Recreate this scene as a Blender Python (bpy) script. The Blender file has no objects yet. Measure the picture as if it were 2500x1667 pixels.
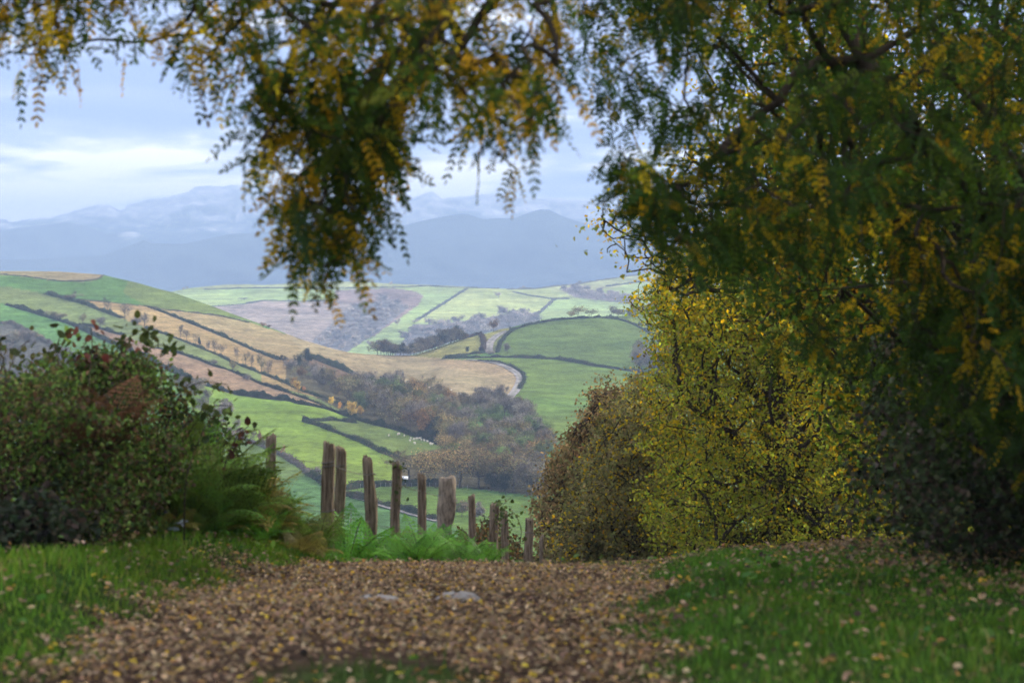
import bpy, math
import numpy as np
from mathutils import Vector

SC = bpy.context.scene
COL = SC.collection
R = math.radians
rng = np.random.default_rng(7)

# ------------------------------------------------------------------ camera
LENS = 70.0
F = 2500 * LENS / 36.0          # focal length in photo pixels
CX, HY = 1250.0, 720.0          # optical axis column, eye-level row
cam = bpy.data.cameras.new('camera'); cam_o = bpy.data.objects.new('camera', cam); COL.objects.link(cam_o)
cam_o.location = (0, 0, 0); cam_o.rotation_euler = (R(90), 0, 0)
cam.lens = LENS; cam.sensor_width = 36; cam.shift_y = -(833.5 - HY) / 2500
cam.clip_start = 0.2; cam.clip_end = 60000
cam.dof.use_dof = True; cam.dof.focus_distance = 380; cam.dof.aperture_fstop = 3.6
SC.camera = cam_o

# ------------------------------------------------------------------ world
SUN_EL, SUN_AZ = 27.0, 48.0       # azimuth measured from +Y (view axis) towards +X
EXPO = 1.55
K = 0.42
w = bpy.data.worlds.new("World"); SC.world = w; w.use_nodes = True
nt = w.node_tree; nt.nodes.clear()
def N(t, **kw):
    n = nt.nodes.new(t)
    for k, v in kw.items(): setattr(n, k, v)
    return n
def lk(a, b): nt.links.new(a, b)
out = N('ShaderNodeOutputWorld')
sky = N('ShaderNodeTexSky', sky_type='NISHITA', sun_disc=False)
sky.sun_elevation = R(SUN_EL); sky.sun_rotation = R(SUN_AZ); sky.air_density = 1.0; sky.dust_density = 1.5
bg1 = N('ShaderNodeBackground'); bg1.inputs['Strength'].default_value = 0.06
lk(sky.outputs[0], bg1.inputs['Color'])
tc = N('ShaderNodeTexCoord')
mp = N('ShaderNodeMapping'); mp.inputs['Scale'].default_value = (6.5, 6.5, 52.0); mp.inputs['Location'].default_value = (3.1, 0.4, 0.35)
lk(tc.outputs['Generated'], mp.inputs['Vector'])
nz = N('ShaderNodeTexNoise'); nz.inputs['Scale'].default_value = 1.15; nz.inputs['Detail'].default_value = 5; nz.inputs['Roughness'].default_value = 0.5
nz.inputs['Distortion'].default_value = 0.35
lk(mp.outputs[0], nz.inputs['Vector'])
sep = N('ShaderNodeSeparateXYZ'); lk(tc.outputs['Generated'], sep.inputs[0])
# cloud deck thins to a bright band low over the mountains
elr = N('ShaderNodeValToRGB'); lk(sep.outputs['Z'], elr.inputs[0])
cr = elr.color_ramp
cr.elements[0].position = 0.0; cr.elements[0].color = (0.80,)*3 + (1,)
cr.elements[1].position = 0.30; cr.elements[1].color = (0.55,)*3 + (1,)
for p_, c_ in ((0.040, 0.82), (0.056, 0.76), (0.070, 0.56), (0.085, 0.42), (0.105, 0.24), (0.13, 0.28), (0.17, 0.46)):
    e = cr.elements.new(p_); e.color = (c_,)*3 + (1,)
m1 = N('ShaderNodeMath', operation='MULTIPLY_ADD'); lk(nz.outputs['Fac'], m1.inputs[0]); m1.inputs[1].default_value = 1.9; m1.inputs[2].default_value = -0.95
m2 = N('ShaderNodeMath', operation='ADD'); lk(m1.outputs[0], m2.inputs[0]); lk(elr.outputs[0], m2.inputs[1])
ccr = N('ShaderNodeValToRGB'); lk(m2.outputs[0], ccr.inputs[0])
c = ccr.color_ramp
c.elements[0].position = 0.12; c.elements[0].color = (0.42*K, 0.54*K, 1.02*K, 1)
c.elements[1].position = 0.80; c.elements[1].color = (3.6*K, 3.2*K, 2.5*K, 1)
e = c.elements.new(0.40); e.color = (0.62*K, 0.72*K, 1.22*K, 1)
e = c.elements.new(0.58); e.color = (1.05*K, 1.10*K, 1.40*K, 1)
bg2 = N('ShaderNodeBackground'); lk(ccr.outputs[0], bg2.inputs['Color']); bg2.inputs['Strength'].default_value = 1.0
mx = N('ShaderNodeMixShader'); mx.inputs[0].default_value = 0.85
lk(bg1.outputs[0], mx.inputs[1]); lk(bg2.outputs[0], mx.inputs[2]); lk(mx.outputs[0], out.inputs['Surface'])

sun = bpy.data.lights.new('sun', 'SUN'); sun.energy = 2.5; sun.angle = R(0.6); sun.color = (1.0, 0.92, 0.78)
sun_o = bpy.data.objects.new('sun', sun); COL.objects.link(sun_o)
sd = Vector((math.sin(R(SUN_AZ)) * math.cos(R(SUN_EL)), math.cos(R(SUN_AZ)) * math.cos(R(SUN_EL)), math.sin(R(SUN_EL))))
sun_o.rotation_euler = sd.to_track_quat('Z', 'Y').to_euler()
sun_o.location = (30, 10, 40)

SC.view_settings.view_transform = 'Standard'; SC.view_settings.look = 'None'
SC.view_settings.exposure = EXPO; SC.view_settings.gamma = 1.0
SC.render.engine = 'CYCLES'
cy = SC.cycles
cy.max_bounces = 6; cy.diffuse_bounces = 3; cy.glossy_bounces = 1; cy.transmission_bounces = 3; cy.transparent_max_bounces = 4
cy.volume_bounces = 0; cy.use_denoising = True; cy.denoising_input_passes = 'RGB_ALBEDO'; cy.denoising_prefilter = 'FAST'; cy.use_adaptive_sampling = False; cy.caustics_reflective = False; cy.caustics_refractive = False

# ------------------------------------------------------------------ helpers
def tag(o, label=None, cat=None, group=None, kind=None):
    if label: o['label'] = label
    if cat: o['category'] = cat
    if group: o['group'] = group
    if kind: o['kind'] = kind
    return o

def empty(name, loc=(0, 0, 0)):
    o = bpy.data.objects.new(name, None); COL.objects.link(o); o.location = tuple(float(q) for q in loc)
    o.empty_display_size = 0.1
    return o

def mesh(name, V, Q, col=None, mat=None, parent=None, smooth=False):
    """one mesh object of quads: V (n,3), Q (m,4), col (n,4)"""
    V = np.asarray(V, dtype=np.float32); Q = np.asarray(Q, dtype=np.int32)
    me = bpy.data.meshes.new(name)
    me.vertices.add(len(V)); me.vertices.foreach_set('co', V.ravel())
    me.loops.add(Q.size); me.loops.foreach_set('vertex_index', Q.ravel())
    me.polygons.add(len(Q)); me.polygons.foreach_set('loop_start', np.arange(0, Q.size, Q.shape[1], dtype=np.int32))
    me.update(calc_edges=True)
    if col is not None:
        a = me.color_attributes.new('Col', 'FLOAT_COLOR', 'POINT')
        c4 = np.ones((len(V), 4), dtype=np.float32); cc = np.asarray(col, dtype=np.float32); c4[:, :cc.shape[1]] = cc
        a.data.foreach_set('color', c4.ravel())
    if smooth: me.polygons.foreach_set('use_smooth', np.ones(len(Q), dtype=bool))
    me.validate()
    if mat: me.materials.append(mat)
    o = bpy.data.objects.new(name, me); COL.objects.link(o)
    if parent: o.parent = parent
    return o

def nrm(a): return a / np.maximum(np.linalg.norm(a, axis=-1, keepdims=True), 1e-9)

def P(u, v, d): 
    d = np.asarray(d, dtype=float)
    return np.stack([(np.asarray(u) - CX) / F * d, d + 0 * np.asarray(u), (HY - np.asarray(v)) / F * d], axis=-1)

_ph = np.random.default_rng(99).uniform(0, 6.28, (64, 3))
def wob(x, y, s, k=0):
    """cheap smooth noise about -1..1"""
    t = 0
    for i in range(6):
        a = _ph[(k * 7 + i) % 64]
        f = s * (1 + 0.45 * i)
        t = t + np.sin(x * f * math.cos(a[0]) + y * f * math.sin(a[0]) + a[1] + 1.3 * np.sin(f * 0.6 * (x * math.sin(a[2]) - y * math.cos(a[2])))) / (1 + 0.45 * i)
    return t / 2.6

def inpoly(u, v, poly):
    u = np.asarray(u); v = np.asarray(v); r = np.zeros(np.broadcast(u, v).shape, bool); n = len(poly)
    for i in range(n):
        x1, y1 = poly[i]; x2, y2 = poly[(i + 1) % n]
        if y1 == y2: continue
        c_ = ((y1 > v) != (y2 > v)) & (u < (x2 - x1) * (v - y1) / (y2 - y1) + x1)
        r ^= c_
    return r

def sample(poly, n, g=rng):
    pa = np.array(poly, float); lo, hi = pa.min(0), pa.max(0); outp = []
    k = 0
    while k < n:
        q = g.uniform(lo, hi, (max(64, 4 * n), 2)); q = q[inpoly(q[:, 0], q[:, 1], poly)]
        outp.append(q); k += len(q)
    return np.concatenate(outp)[:n]

def rbf(ctrl):
    c_ = np.array(ctrl, float); X = c_[:, :2] / 500.0; y = np.log(c_[:, 2]); n = len(c_)
    r = np.linalg.norm(X[:, None] - X[None], axis=-1); Kk = r ** 2 * np.log(np.maximum(r, 1e-9))
    A = np.zeros((n + 3, n + 3)); A[:n, :n] = Kk + np.eye(n) * 0.015; A[:n, n] = 1; A[:n, n + 1:] = X; A[n, :n] = 1; A[n + 1:, :n] = X.T
    s = np.linalg.solve(A, np.concatenate([y, np.zeros(3)]))
    def f(u, v):
        sh = np.broadcast(u, v).shape
        q = np.stack([np.broadcast_to(u, sh).ravel(), np.broadcast_to(v, sh).ravel()], -1) / 500.0
        o_ = np.zeros(len(q))
        for i in range(n):
            rr = np.maximum(np.linalg.norm(q - X[i], axis=-1), 1e-9); o_ += s[i] * rr ** 2 * np.log(rr)
        return np.exp(o_ + s[n] + q @ s[n + 1:]).reshape(sh)
    return f

# ------------------------------------------------------------------ materials
def newmat(name):
    global nt
    m = bpy.data.materials.new(name); m.use_nodes = True; nt = m.node_tree; nt.nodes.clear()
    o = N('ShaderNodeOutputMaterial'); return m, o

def noise(scale, detail=3, vec=None, rough=0.5):
    n = N('ShaderNodeTexNoise'); n.inputs['Scale'].default_value = scale; n.inputs['Detail'].default_value = detail
    n.inputs['Roughness'].default_value = rough
    if vec is not None: lk(vec, n.inputs['Vector'])
    return n

def leafmat(name, trans=0.4, gloss=0.03, var=0.25):
    m, o = newmat(name)
    at = N('ShaderNodeAttribute', attribute_name='Col')
    oi = N('ShaderNodeObjectInfo')
    hs = N('ShaderNodeHueSaturation'); lk(at.outputs['Color'], hs.inputs['Color'])
    r1 = N('ShaderNodeMapRange'); lk(oi.outputs['Random'], r1.inputs[0]); r1.inputs[3].default_value = 1 - var; r1.inputs[4].default_value = 1 + var
    lk(r1.outputs[0], hs.inputs['Value'])
    r2 = N('ShaderNodeMapRange'); lk(oi.outputs['Random'], r2.inputs[0]); r2.inputs[3].default_value = 0.5 - var * 0.04; r2.inputs[4].default_value = 0.5 + var * 0.04
    lk(r2.outputs[0], hs.inputs['Hue'])
    d = N('ShaderNodeBsdfDiffuse'); t = N('ShaderNodeBsdfTranslucent'); g_ = N('ShaderNodeBsdfGlossy'); g_.inputs['Roughness'].default_value = 0.45
    lk(hs.outputs[0], d.inputs['Color']); lk(hs.outputs[0], t.inputs['Color'])
    a = N('ShaderNodeMixShader'); a.inputs[0].default_value = trans; lk(d.outputs[0], a.inputs[1]); lk(t.outputs[0], a.inputs[2])
    b = N('ShaderNodeMixShader'); b.inputs[0].default_value = gloss; lk(a.outputs[0], b.inputs[1]); lk(g_.outputs[0], b.inputs[2])
    lk(b.outputs[0], o.inputs['Surface'])
    return m

def barkmat(name, c1, c2, scale=8.0, stretch=0.15, bump=0.6):
    m, o = newmat(name)
    tc_ = N('ShaderNodeTexCoord'); mp_ = N('ShaderNodeMapping'); mp_.inputs['Scale'].default_value = (1, 1, stretch); lk(tc_.outputs['Object'], mp_.inputs[0])
    n1 = noise(scale, 5, mp_.outputs[0], 0.65)
    cr_ = N('ShaderNodeValToRGB'); lk(n1.outputs['Fac'], cr_.inputs[0])
    cr_.color_ramp.elements[0].position = 0.32; cr_.color_ramp.elements[0].color = (*c1, 1)
    cr_.color_ramp.elements[1].position = 0.68; cr_.color_ramp.elements[1].color = (*c2, 1)
    bp = N('ShaderNodeBump'); bp.inputs['Strength'].default_value = bump; bp.inputs['Distance'].default_value = 0.02; lk(n1.outputs['Fac'], bp.inputs['Height'])
    d = N('ShaderNodeBsdfDiffuse'); lk(cr_.outputs[0], d.inputs['Color']); lk(bp.outputs[0], d.inputs['Normal']); lk(d.outputs[0], o.inputs['Surface'])
    return m

def fieldmat(name, fine=0.35, contour=(0.03, 0.03, 0.36)):
    """Col rgb = field colour, alpha = roughness of the growth (0 mown pasture .. 1 bracken)"""
    m, o = newmat(name)
    at = N('ShaderNodeAttribute', attribute_name='Col')
    tc_ = N('ShaderNodeTexCoord')
    mp_ = N('ShaderNodeMapping'); mp_.inputs['Scale'].default_value = contour; lk(tc_.outputs['Object'], mp_.inputs[0])
    n1 = noise(2.0, 5, mp_.outputs[0], 0.6)            # contour-following streaks
    n2 = noise(0.012, 4, tc_.outputs['Object'], 0.55)   # broad patches
    n3 = noise(fine, 3, tc_.outputs['Object'], 0.7)     # tufts
    def mr(n, a, b):
        r = N('ShaderNodeMapRange'); lk(n, r.inputs[0]); r.inputs[1].default_value = 0.3; r.inputs[2].default_value = 0.7; r.inputs[3].default_value = a; r.inputs[4].default_value = b; return r.outputs[0]
    a1 = mr(n1.outputs['Fac'], 0.66, 1.32); a2 = mr(n2.outputs['Fac'], 0.76, 1.22)
    b0 = mr(n3.outputs['Fac'], 0.68, 1.32); b1 = mr(n3.outputs['Fac'], 0.48, 1.42)
    mxf = N('ShaderNodeMix', data_type='FLOAT'); lk(at.outputs['Alpha'], mxf.inputs[0]); lk(b0, mxf.inputs[2]); lk(b1, mxf.inputs[3])
    q = N('ShaderNodeMath', operation='MULTIPLY'); lk(a1, q.inputs[0]); lk(a2, q.inputs[1])
    q2 = N('ShaderNodeMath', operation='MULTIPLY'); lk(q.outputs[0], q2.inputs[0]); lk(mxf.outputs[0], q2.inputs[1])
    vm = N('ShaderNodeVectorMath', operation='SCALE'); lk(at.outputs['Color'], vm.inputs[0]); lk(q2.outputs[0], vm.inputs['Scale'])
    hs = N('ShaderNodeHueSaturation'); lk(vm.outputs[0], hs.inputs['Color']); lk(mr(n2.outputs['Color'], 0.485, 0.515), hs.inputs['Hue'])
    d = N('ShaderNodeBsdfDiffuse'); lk(hs.outputs[0], d.inputs['Color']); d.inputs['Roughness'].default_value = 0.6
    bp = N('ShaderNodeBump'); bp.inputs['Strength'].default_value = 0.25; bp.inputs['Distance'].default_value = 0.5; lk(n3.outputs['Fac'], bp.inputs['Height']); lk(bp.outputs[0], d.inputs['Normal'])
    lk(d.outputs[0], o.inputs['Surface'])
    return m

M_FIELD = fieldmat('field_grass', 0.45)
M_FAR = fieldmat('far_field', 0.12, (0.012, 0.012, 0.25))
M_LEAF = leafmat('leaf', 0.5, 0.008)
M_LEAF2 = leafmat('bush_leaf', 0.32, 0.015)
M_FARLEAF = leafmat('far_leaf', 0.25, 0.0, 0.38)
M_BARK = barkmat('bark', (0.022, 0.017, 0.012), (0.075, 0.060, 0.045))
M_FARBARK = barkmat('far_bark', (0.05, 0.042, 0.036), (0.11, 0.095, 0.08), 2.0)
M_POST = barkmat('split_chestnut', (0.045, 0.034, 0.024), (0.31, 0.245, 0.18), 44.0, 0.07, 1.0)
M_POST2 = barkmat('peeling_post', (0.085, 0.068, 0.052), (0.38, 0.315, 0.245), 22.0, 0.3, 1.0)
M_GRASS = leafmat('grass_blade', 0.35, 0.008, 0.0)

def plain(name, col, rough=0.8, scale=6.0, var=0.25):
    m, o = newmat(name)
    tc_ = N('ShaderNodeTexCoord'); n1 = noise(scale, 5, tc_.outputs['Object'], 0.6)
    cr_ = N('ShaderNodeValToRGB'); lk(n1.outputs['Fac'], cr_.inputs[0])
    cr_.color_ramp.elements[0].position = 0.3; cr_.color_ramp.elements[0].color = tuple(q * (1 - var) for q in col) + (1,)
    cr_.color_ramp.elements[1].position = 0.7; cr_.color_ramp.elements[1].color = tuple(min(1, q * (1 + var)) for q in col) + (1,)
    b = N('ShaderNodeBsdfPrincipled'); b.inputs['Roughness'].default_value = rough; b.inputs['Specular IOR Level'].default_value = 0.2
    lk(cr_.outputs[0], b.inputs['Base Color']); lk(b.outputs[0], o.inputs['Surface'])
    return m
M_ROAD = plain('road_gravel', (0.36, 0.33, 0.30), 0.9, 0.6)
M_STONE = plain('stone', (0.30, 0.28, 0.25), 0.85, 9.0)
M_WOOL = plain('wool', (0.75, 0.68, 0.55), 0.95, 4.0, 0.12)
M_WIRE = plain('wire', (0.12, 0.11, 0.10), 0.6, 20.0)
M_SHEDW = plain('shed_wall', (0.14, 0.24, 0.26), 0.8, 1.0)
M_SHEDR = plain('shed_roof', (0.55, 0.60, 0.66), 0.5, 1.0)

# ------------------------------------------------------------------ terrain: sheets with real depth
def grid_faces(nr, nc, off=0):
    i = np.arange(nr - 1)[:, None] * nc + np.arange(nc - 1)[None]
    return np.stack([i, i + 1, i + nc + 1, i + nc], -1).reshape(-1, 4) + off

class Sheet:
    def __init__(s, sil, ctrl, us, vbot, nrow, bumps=0.0, back=(), front=()):
        s.su, s.sv = np.array(sil, float).T
        s.us = np.asarray(us, float); s.vbot = vbot; s.n = nrow
        s.top = np.interp(s.us, s.su, s.sv)
        t = np.linspace(0, 1, nrow)[:, None]
        s.V = vbot + (s.top[None] - vbot) * t                      # row 0 = bottom
        U = np.broadcast_to(s.us[None], s.V.shape)
        d = rbf(ctrl)(U, s.V)
        d = np.maximum.accumulate(d + np.arange(nrow)[:, None] * 1e-3, axis=0)
        # soften kinks left by the accumulate
        for _ in range(3): d[1:-1] = 0.25 * d[:-2] + 0.5 * d[1:-1] + 0.25 * d[2:]
        if bumps:
            wv = wob(U * 1.0, s.V * 2.2, 0.035, 3); d = d * (1 + bumps * wv * np.sin(np.pi * t) )
            d = np.maximum.accumulate(d, axis=0)
        s.D = d; s.U = U
        rows_u, rows = [U], [P(U, s.V, d)]
        topP = P(s.us, s.top, d[-1])
        bk = [topP + np.array([0, a, -b]) for a, b in back]
        fr = [P(s.us, np.full_like(s.us, vbot), d[0]) + np.array([0, -a, -b]) for a, b in front][::-1]
        s.nfront = len(fr)
        allr = ([np.stack(fr)] if fr else []) + [rows[0]] + ([np.stack(bk)] if bk else [])
        s.W = np.concatenate(allr, 0)
        uu = np.broadcast_to(s.us[None], s.W.shape[:2])
        vv = np.concatenate([np.full((len(fr), len(us)), vbot), s.V, np.broadcast_to(s.top[None], (len(bk), len(us)))], 0)
        s.uu, s.vv = uu, vv
    def depth(s, u, v):
        u = float(u); j = int(np.clip(np.searchsorted(s.us, u) - 1, 0, len(s.us) - 2)); f_ = (u - s.us[j]) / (s.us[j + 1] - s.us[j])
        r = []
        for k in (j, j + 1):
            vcol = s.V[::-1, k]; dcol = s.D[::-1, k]; r.append(np.interp(v, vcol, dcol))
        return r[0] * (1 - f_) + r[1] * f_
    def on(s, u, v):
        top = np.interp(u, s.su, s.sv); v = max(v, top + 0.3)
        return P(u, v, s.depth(u, v))
    def build(s, name, col, mat):
        o = mesh(name, s.W.reshape(-1, 3), grid_faces(*s.W.shape[:2]), col.reshape(-1, 4), mat, smooth=True)
        return tag(o, kind='structure')

# --- middle hills (left pasture hill, saddle, right knoll, valley floor)
SIL_A = [(-1400, 640), (-500, 655), (0, 662), (60, 662), (143, 663), (214, 668), (252, 671), (274, 677), (298, 682), (333, 690), (381, 704), (419, 713), (476, 733),
         (524, 750), (560, 764), (633, 790), (694, 813), (742, 831), (815, 852), (851, 860), (888, 864), (948, 867), (1009, 868), (1070, 848),
         (1130, 827), (1171, 815), (1188, 815), (1220, 804), (1249, 799), (1288, 789), (1336, 783), (1385, 777), (1463, 774), (1520, 771), (1560, 764), (1600, 752),
         (1660, 742), (1800, 725), (2500, 690), (3900, 640)]
CT_A = [(-1200, 650, 1080), (-400, 660, 1080), (0, 662, 1070), (250, 671, 1060), (381, 704, 1040), (560, 764, 1020), (694, 813, 985), (815, 852, 955), (948, 867, 990),
        (1009, 868, 1010), (1130, 827, 1035), (1249, 799, 1065), (1385, 777, 1100), (1463, 774, 1115), (1660, 742, 1250), (2500, 690, 1400), (3600, 650, 1500),
        (0, 740, 960), (0, 850, 830), (-600, 850, 800), (112, 718, 1000), (300, 777, 930), (250, 700, 1030), (357, 872, 790), (450, 784, 945), (560, 877, 820), (500, 950, 700),
        (560, 958, 705), (700, 880, 845), (760, 880, 860), (642, 1092, 575), (750, 1000, 655), (757, 1029, 640), (930, 1040, 640), (1040, 1080, 600), (1160, 1190, 510), (950, 1188, 505), (1300, 1216, 490),
        (1050, 1262, 455), (850, 1210, 480), (1000, 1330, 415), (600, 1200, 480), (300, 1100, 560), (0, 1100, 560), (-600, 1100, 540),
        (900, 965, 790), (1000, 1000, 725), (1100, 1040, 670), (1250, 1060, 645), (1230, 985, 780), (1270, 925, 885), (1100, 930, 855), (1050, 880, 985), (1200, 884, 955),
        (1180, 874, 985), (1360, 878, 985), (1580, 912, 950), (1460, 950, 850), (1400, 1020, 740), (1350, 830, 1040), (1550, 830, 1060), (1700, 1000, 760), (1700, 1200, 520),
        (2400, 1200, 500), (2400, 900, 900), (3400, 1200, 480), (3400, 900, 900), (600, 1390, 390), (1250, 1390, 385), (2000, 1390, 385), (-600, 1390, 390), (3200, 1390, 380)]
us = np.concatenate([np.arange(-1400, 0, 35), np.arange(0, 1700, 4), np.arange(1700, 3900, 40)])
A = Sheet(SIL_A, CT_A, us, 1400, 185, 0.006, back=[(2, 0.05), (6, 0.35), (14, 1.4), (30, 5), (70, 16), (160, 38), (320, 66), (600, 95)], front=[(40, 10), (120, 30)])

# hedge lines / field borders traced on the hills (photo columns, rows)
H1 = [(112, 718), (148, 727), (214, 745), (250, 760), (298, 777), (357, 801), (429, 825), (488, 849), (536, 868), (561, 882), (645, 914), (694, 933), (742, 956), (800, 976), (851, 992)]
H0 = [(364, 750), (405, 765), (452, 784), (512, 808), (573, 834), (621, 856), (682, 879)]
H2 = [(17, 745), (71, 760), (119, 775), (167, 789), (214, 810), (274, 838), (357, 872), (405, 899), (464, 927), (524, 947), (573, 962), (645, 973), (706, 978), (742, 988), (791, 996), (827, 1009), (874, 1025),
      (915, 1036), (963, 1048), (1012, 1065), (1048, 1077), (1075, 1087)]
H15 = [(202, 795), (226, 797), (262, 808), (298, 818)]
H15b = [(381, 849), (429, 860), (476, 875), (524, 894), (560, 904), (597, 919), (645, 940), (701, 957), (742, 972), (790, 990)]
H3 = [(-60, 800), (0, 791), (29, 789), (60, 806), (119, 839), (181, 872), (230, 900)]
H4 = [(560, 1055), (600, 1075), (648, 1092), (697, 1116), (736, 1140), (757, 1159), (818, 1199), (867, 1216), (939, 1233), (1012, 1254), (1065, 1270)]
H5 = [(741, 1029), (780, 1040), (806, 1051), (842, 1063), (891, 1082), (939, 1107), (971, 1118)]
H5b = [(757, 1029), (785, 1026), (813, 1025), (840, 1028), (867, 1033)]
H6 = [(840, 1196), (867, 1189), (915, 1187), (963, 1184), (1036, 1183), (1090, 1184)]
TOPL = [(-900, 682), (0, 670), (60, 675), (143, 687), (198, 688), (238, 683), (252, 672)]
TERR = [(188, 731), (262, 738), (357, 747), (405, 756), (476, 764), (536, 771), (609, 788)]
HB1 = [(1084, 875), (1154, 874), (1215, 872), (1288, 874), (1360, 877), (1409, 885), (1460, 895), (1512, 902), (1580, 913), (1700, 930)]
HRD = [(1167, 880), (1215, 884), (1251, 895), (1276, 911), (1280, 927), (1267, 951)]
HB2 = [(1087, 875), (1130, 867), (1186, 861)]
HUR = [(1214, 861), (1222, 836), (1234, 820), (1252, 806), (1288, 793), (1360, 781), (1409, 777.5), (1463, 775)]
HUL = [(1178, 859), (1181, 845), (1180, 830), (1175, 819)]
HRG = [(1125, 829), (1154, 819), (1175, 816)]
HB3 = [(1463, 775), (1512, 780), (1548, 793), (1580, 809), (1609, 831), (1640, 852)]
HB4 = [(1580, 797), (1660, 794), (1800, 790)]
GU = [(760, 873), (800, 890), (839, 904), (888, 926), (936, 950)]
GL = [(726, 893), (779, 917), (827, 936), (888, 960), (935, 972)]
R1 = [(1210, 886), (1239, 897), (1263, 912), (1271, 925), (1267, 940), (1257, 957), (1241, 973), (1231, 986), (1226, 998)]
R1b = [(1300, 1019), (1309, 1030), (1320, 1042), (1330, 1054)]
R2 = [(1194, 862), (1193, 849), (1196, 837), (1204, 827), (1217, 817), (1239, 808)]
R1c = [(1142, 878), (1175, 881), (1210, 886)]
R4 = [(852, 1208), (900, 1224), (939, 1236), (1012, 1257), (1075, 1274)]

G_BR = (.190, .275, .042, .07); G_MD = (.105, .205, .050, .08); G_OL = (.185, .200, .070, .2); G_YG = (.250, .245, .075, .35)
TAN = (.330, .250, .120, .45); ORG = (.37, .255, .11, .6); BRN = (.275, .185, .105, 1.0); RED = (.22, .11, .06, 1.0); WOODF = (.10, .085, .045, 1.0)
STRAW = (.360, .285, .150, .55)
def rev(p): return list(reversed(p))
FIELDS = [
    ([(-1500, 600), (1030, 600), (1030, 1500), (-1500, 1500)], G_MD),
    ([(-1500, 600), (0, 600), (260, 600), (252, 672)] + rev(TOPL[:-1]) + [(-1500, 690)], (.30, .255, .125, .2)),
    ([(333, 640), (700, 640), (640, 800), (609, 788)] + rev(TERR[2:]) + [(300, 715)], (.155, .205, .055, .12)),
    ([(-1500, 700), (-300, 690), (20, 700), (112, 718)] + H1[1:] + rev(H2) + [(0, 739), (-1500, 660)], (.170, .205, .065, .15)),
    (TERR + [(700, 815), (760, 835), (830, 858), (760, 873), (700, 882), (682, 879)] + rev(H0), TAN),
    (TERR[:3] + H0 + [(660, 905), (700, 925), (851, 985), (851, 992)] + rev(H1[2:]), ORG),
    ([(640, 858), (720, 878), (745, 905), (860, 985), (851, 992), (640, 935)], (.30, .21, .09, .6)),
    (H15 + H15b + rev(H2[4:14]) + [(225, 805)], BRN),
    (H2[8:] + [(1080, 1110), (971, 1118), (960, 1186), (867, 1189), (818, 1199)] + rev(H4[:6]) + [(470, 1000), (357, 872)], G_BR),
    (H2[:9] + [(400, 1000), (230, 900)] + rev(H3), (.115, .235, .060, .08)),
    (H3 + [(262, 930), (285, 960), (250, 985), (190, 1000), (150, 1035), (80, 1030), (20, 1060), (-120, 1045), (-300, 1075), (-1500, 1050), (-1500, 800)], (.12, .115, .09, 1.0)),
    (H5b + H2[16:] + [(1075, 1130), (1000, 1130)] + rev(H5), (.165, .215, .055, .12)),
    (H2[18:] + [(1110, 1100), (1090, 1075), (1020, 1050)], RED),
    ([(560, 1055)] + H4[1:6] + [(860, 1190)] + [(820, 1200), (700, 1320), (500, 1250)], (.135, .20, .058, .15)),
    ([(830, 1197), (867, 1190), (1036, 1184), (1141, 1192), (1208, 1205), (1320, 1218), (1330, 1400), (1075, 1270)] + rev(H4[6:]), (.150, .235, .046, .08)),
    (H4[5:] + [(1080, 1420), (500, 1420), (500, 1200)], (.10, .19, .06, .35)),
    ([(700, 890), (745, 868), (940, 950), (1010, 985), (1110, 1035), (1180, 1060), (1330, 1060), (1340, 1214), (1141, 1190), (990, 1186), (960, 1120), (1090, 1090), (1060, 1070), (850, 1012), (700, 930)], WOODF),
    ([(745, 868)] + GU + [(960, 960), (940, 972)] + rev(GL), (.200, .135, .075, 1.0)),
    ([(715, 900), (730, 893)] + GL[1:] + [(930, 976), (860, 958), (800, 935)], (.165, .215, .060, .15)),
    ([(690, 800), (760, 836), (851, 858), (1030, 866), (1084, 876)] + R1c + R1[:8] + [(1200, 1000), (1110, 990), (1000, 975), (940, 955)] + rev(GU)[:-1] + [(745, 868)], STRAW),
    ([(1133, 1030), (1200, 1035), (1290, 1050), (1300, 1062), (1140, 1060)], (.12, .21, .05, .1)),
    ([(1003, 840), (1070, 835), (1190, 800), (1260, 790), (1187, 862), (1130, 867), (1087, 874), (1045, 873), (1009, 869)], (.27, .26, .08, .55)),
    (R2 + [(1247, 806)] + rev(HUR[:4]), (.2, .21, .07, .3)),
    (HUR + [(1500, 765)] + HB3[1:] + [(1700, 930)] + rev(HB1) + [(1195, 868)], (.120, .175, .042, .06)),
    ([(1463, 774), (1480, 700), (3900, 600), (3900, 1000), (1640, 852)] + rev(HB3[1:-1]), (.19, .245, .055, .15)),
    ([(1580, 797), (3900, 780), (3900, 1000), (1640, 852), (1609, 831)], (.13, .24, .055, .1)),
    (HRD[:4] + [(1284, 927)] + HRD[5:] + [(1235, 990), (1290, 1010), (1350, 1060), (1600, 1250), (3900, 1250), (3900, 940), (1700, 930)] + rev(HB1[1:-1]), (.145, .215, .042, .08)),
]
FA = np.zeros(A.uu.shape + (4,), np.float32); FA[:] = G_MD
uj = A.uu + 0.0; vj = A.vv + 0.0
for poly, c_ in FIELDS:
    FA[inpoly(uj, vj, poly)] = c_
# tonal drift inside the long fields: dry tops, wetter hollows
wv = wob(A.W[..., 0], A.W[..., 1], 0.02, 1)[..., None]
FA[..., :3] *= 1 + 0.10 * wv
dry = np.clip(wob(A.W[..., 0], A.W[..., 2] * 9, 0.035, 2), 0, 1)[..., None]
FA[..., :3] = FA[..., :3] * (1 - 0.25 * dry) + 0.25 * dry * FA[..., :3] * np.array([1.35, 1.02, 1.0])
A.build('hills', FA, M_FIELD)

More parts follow.
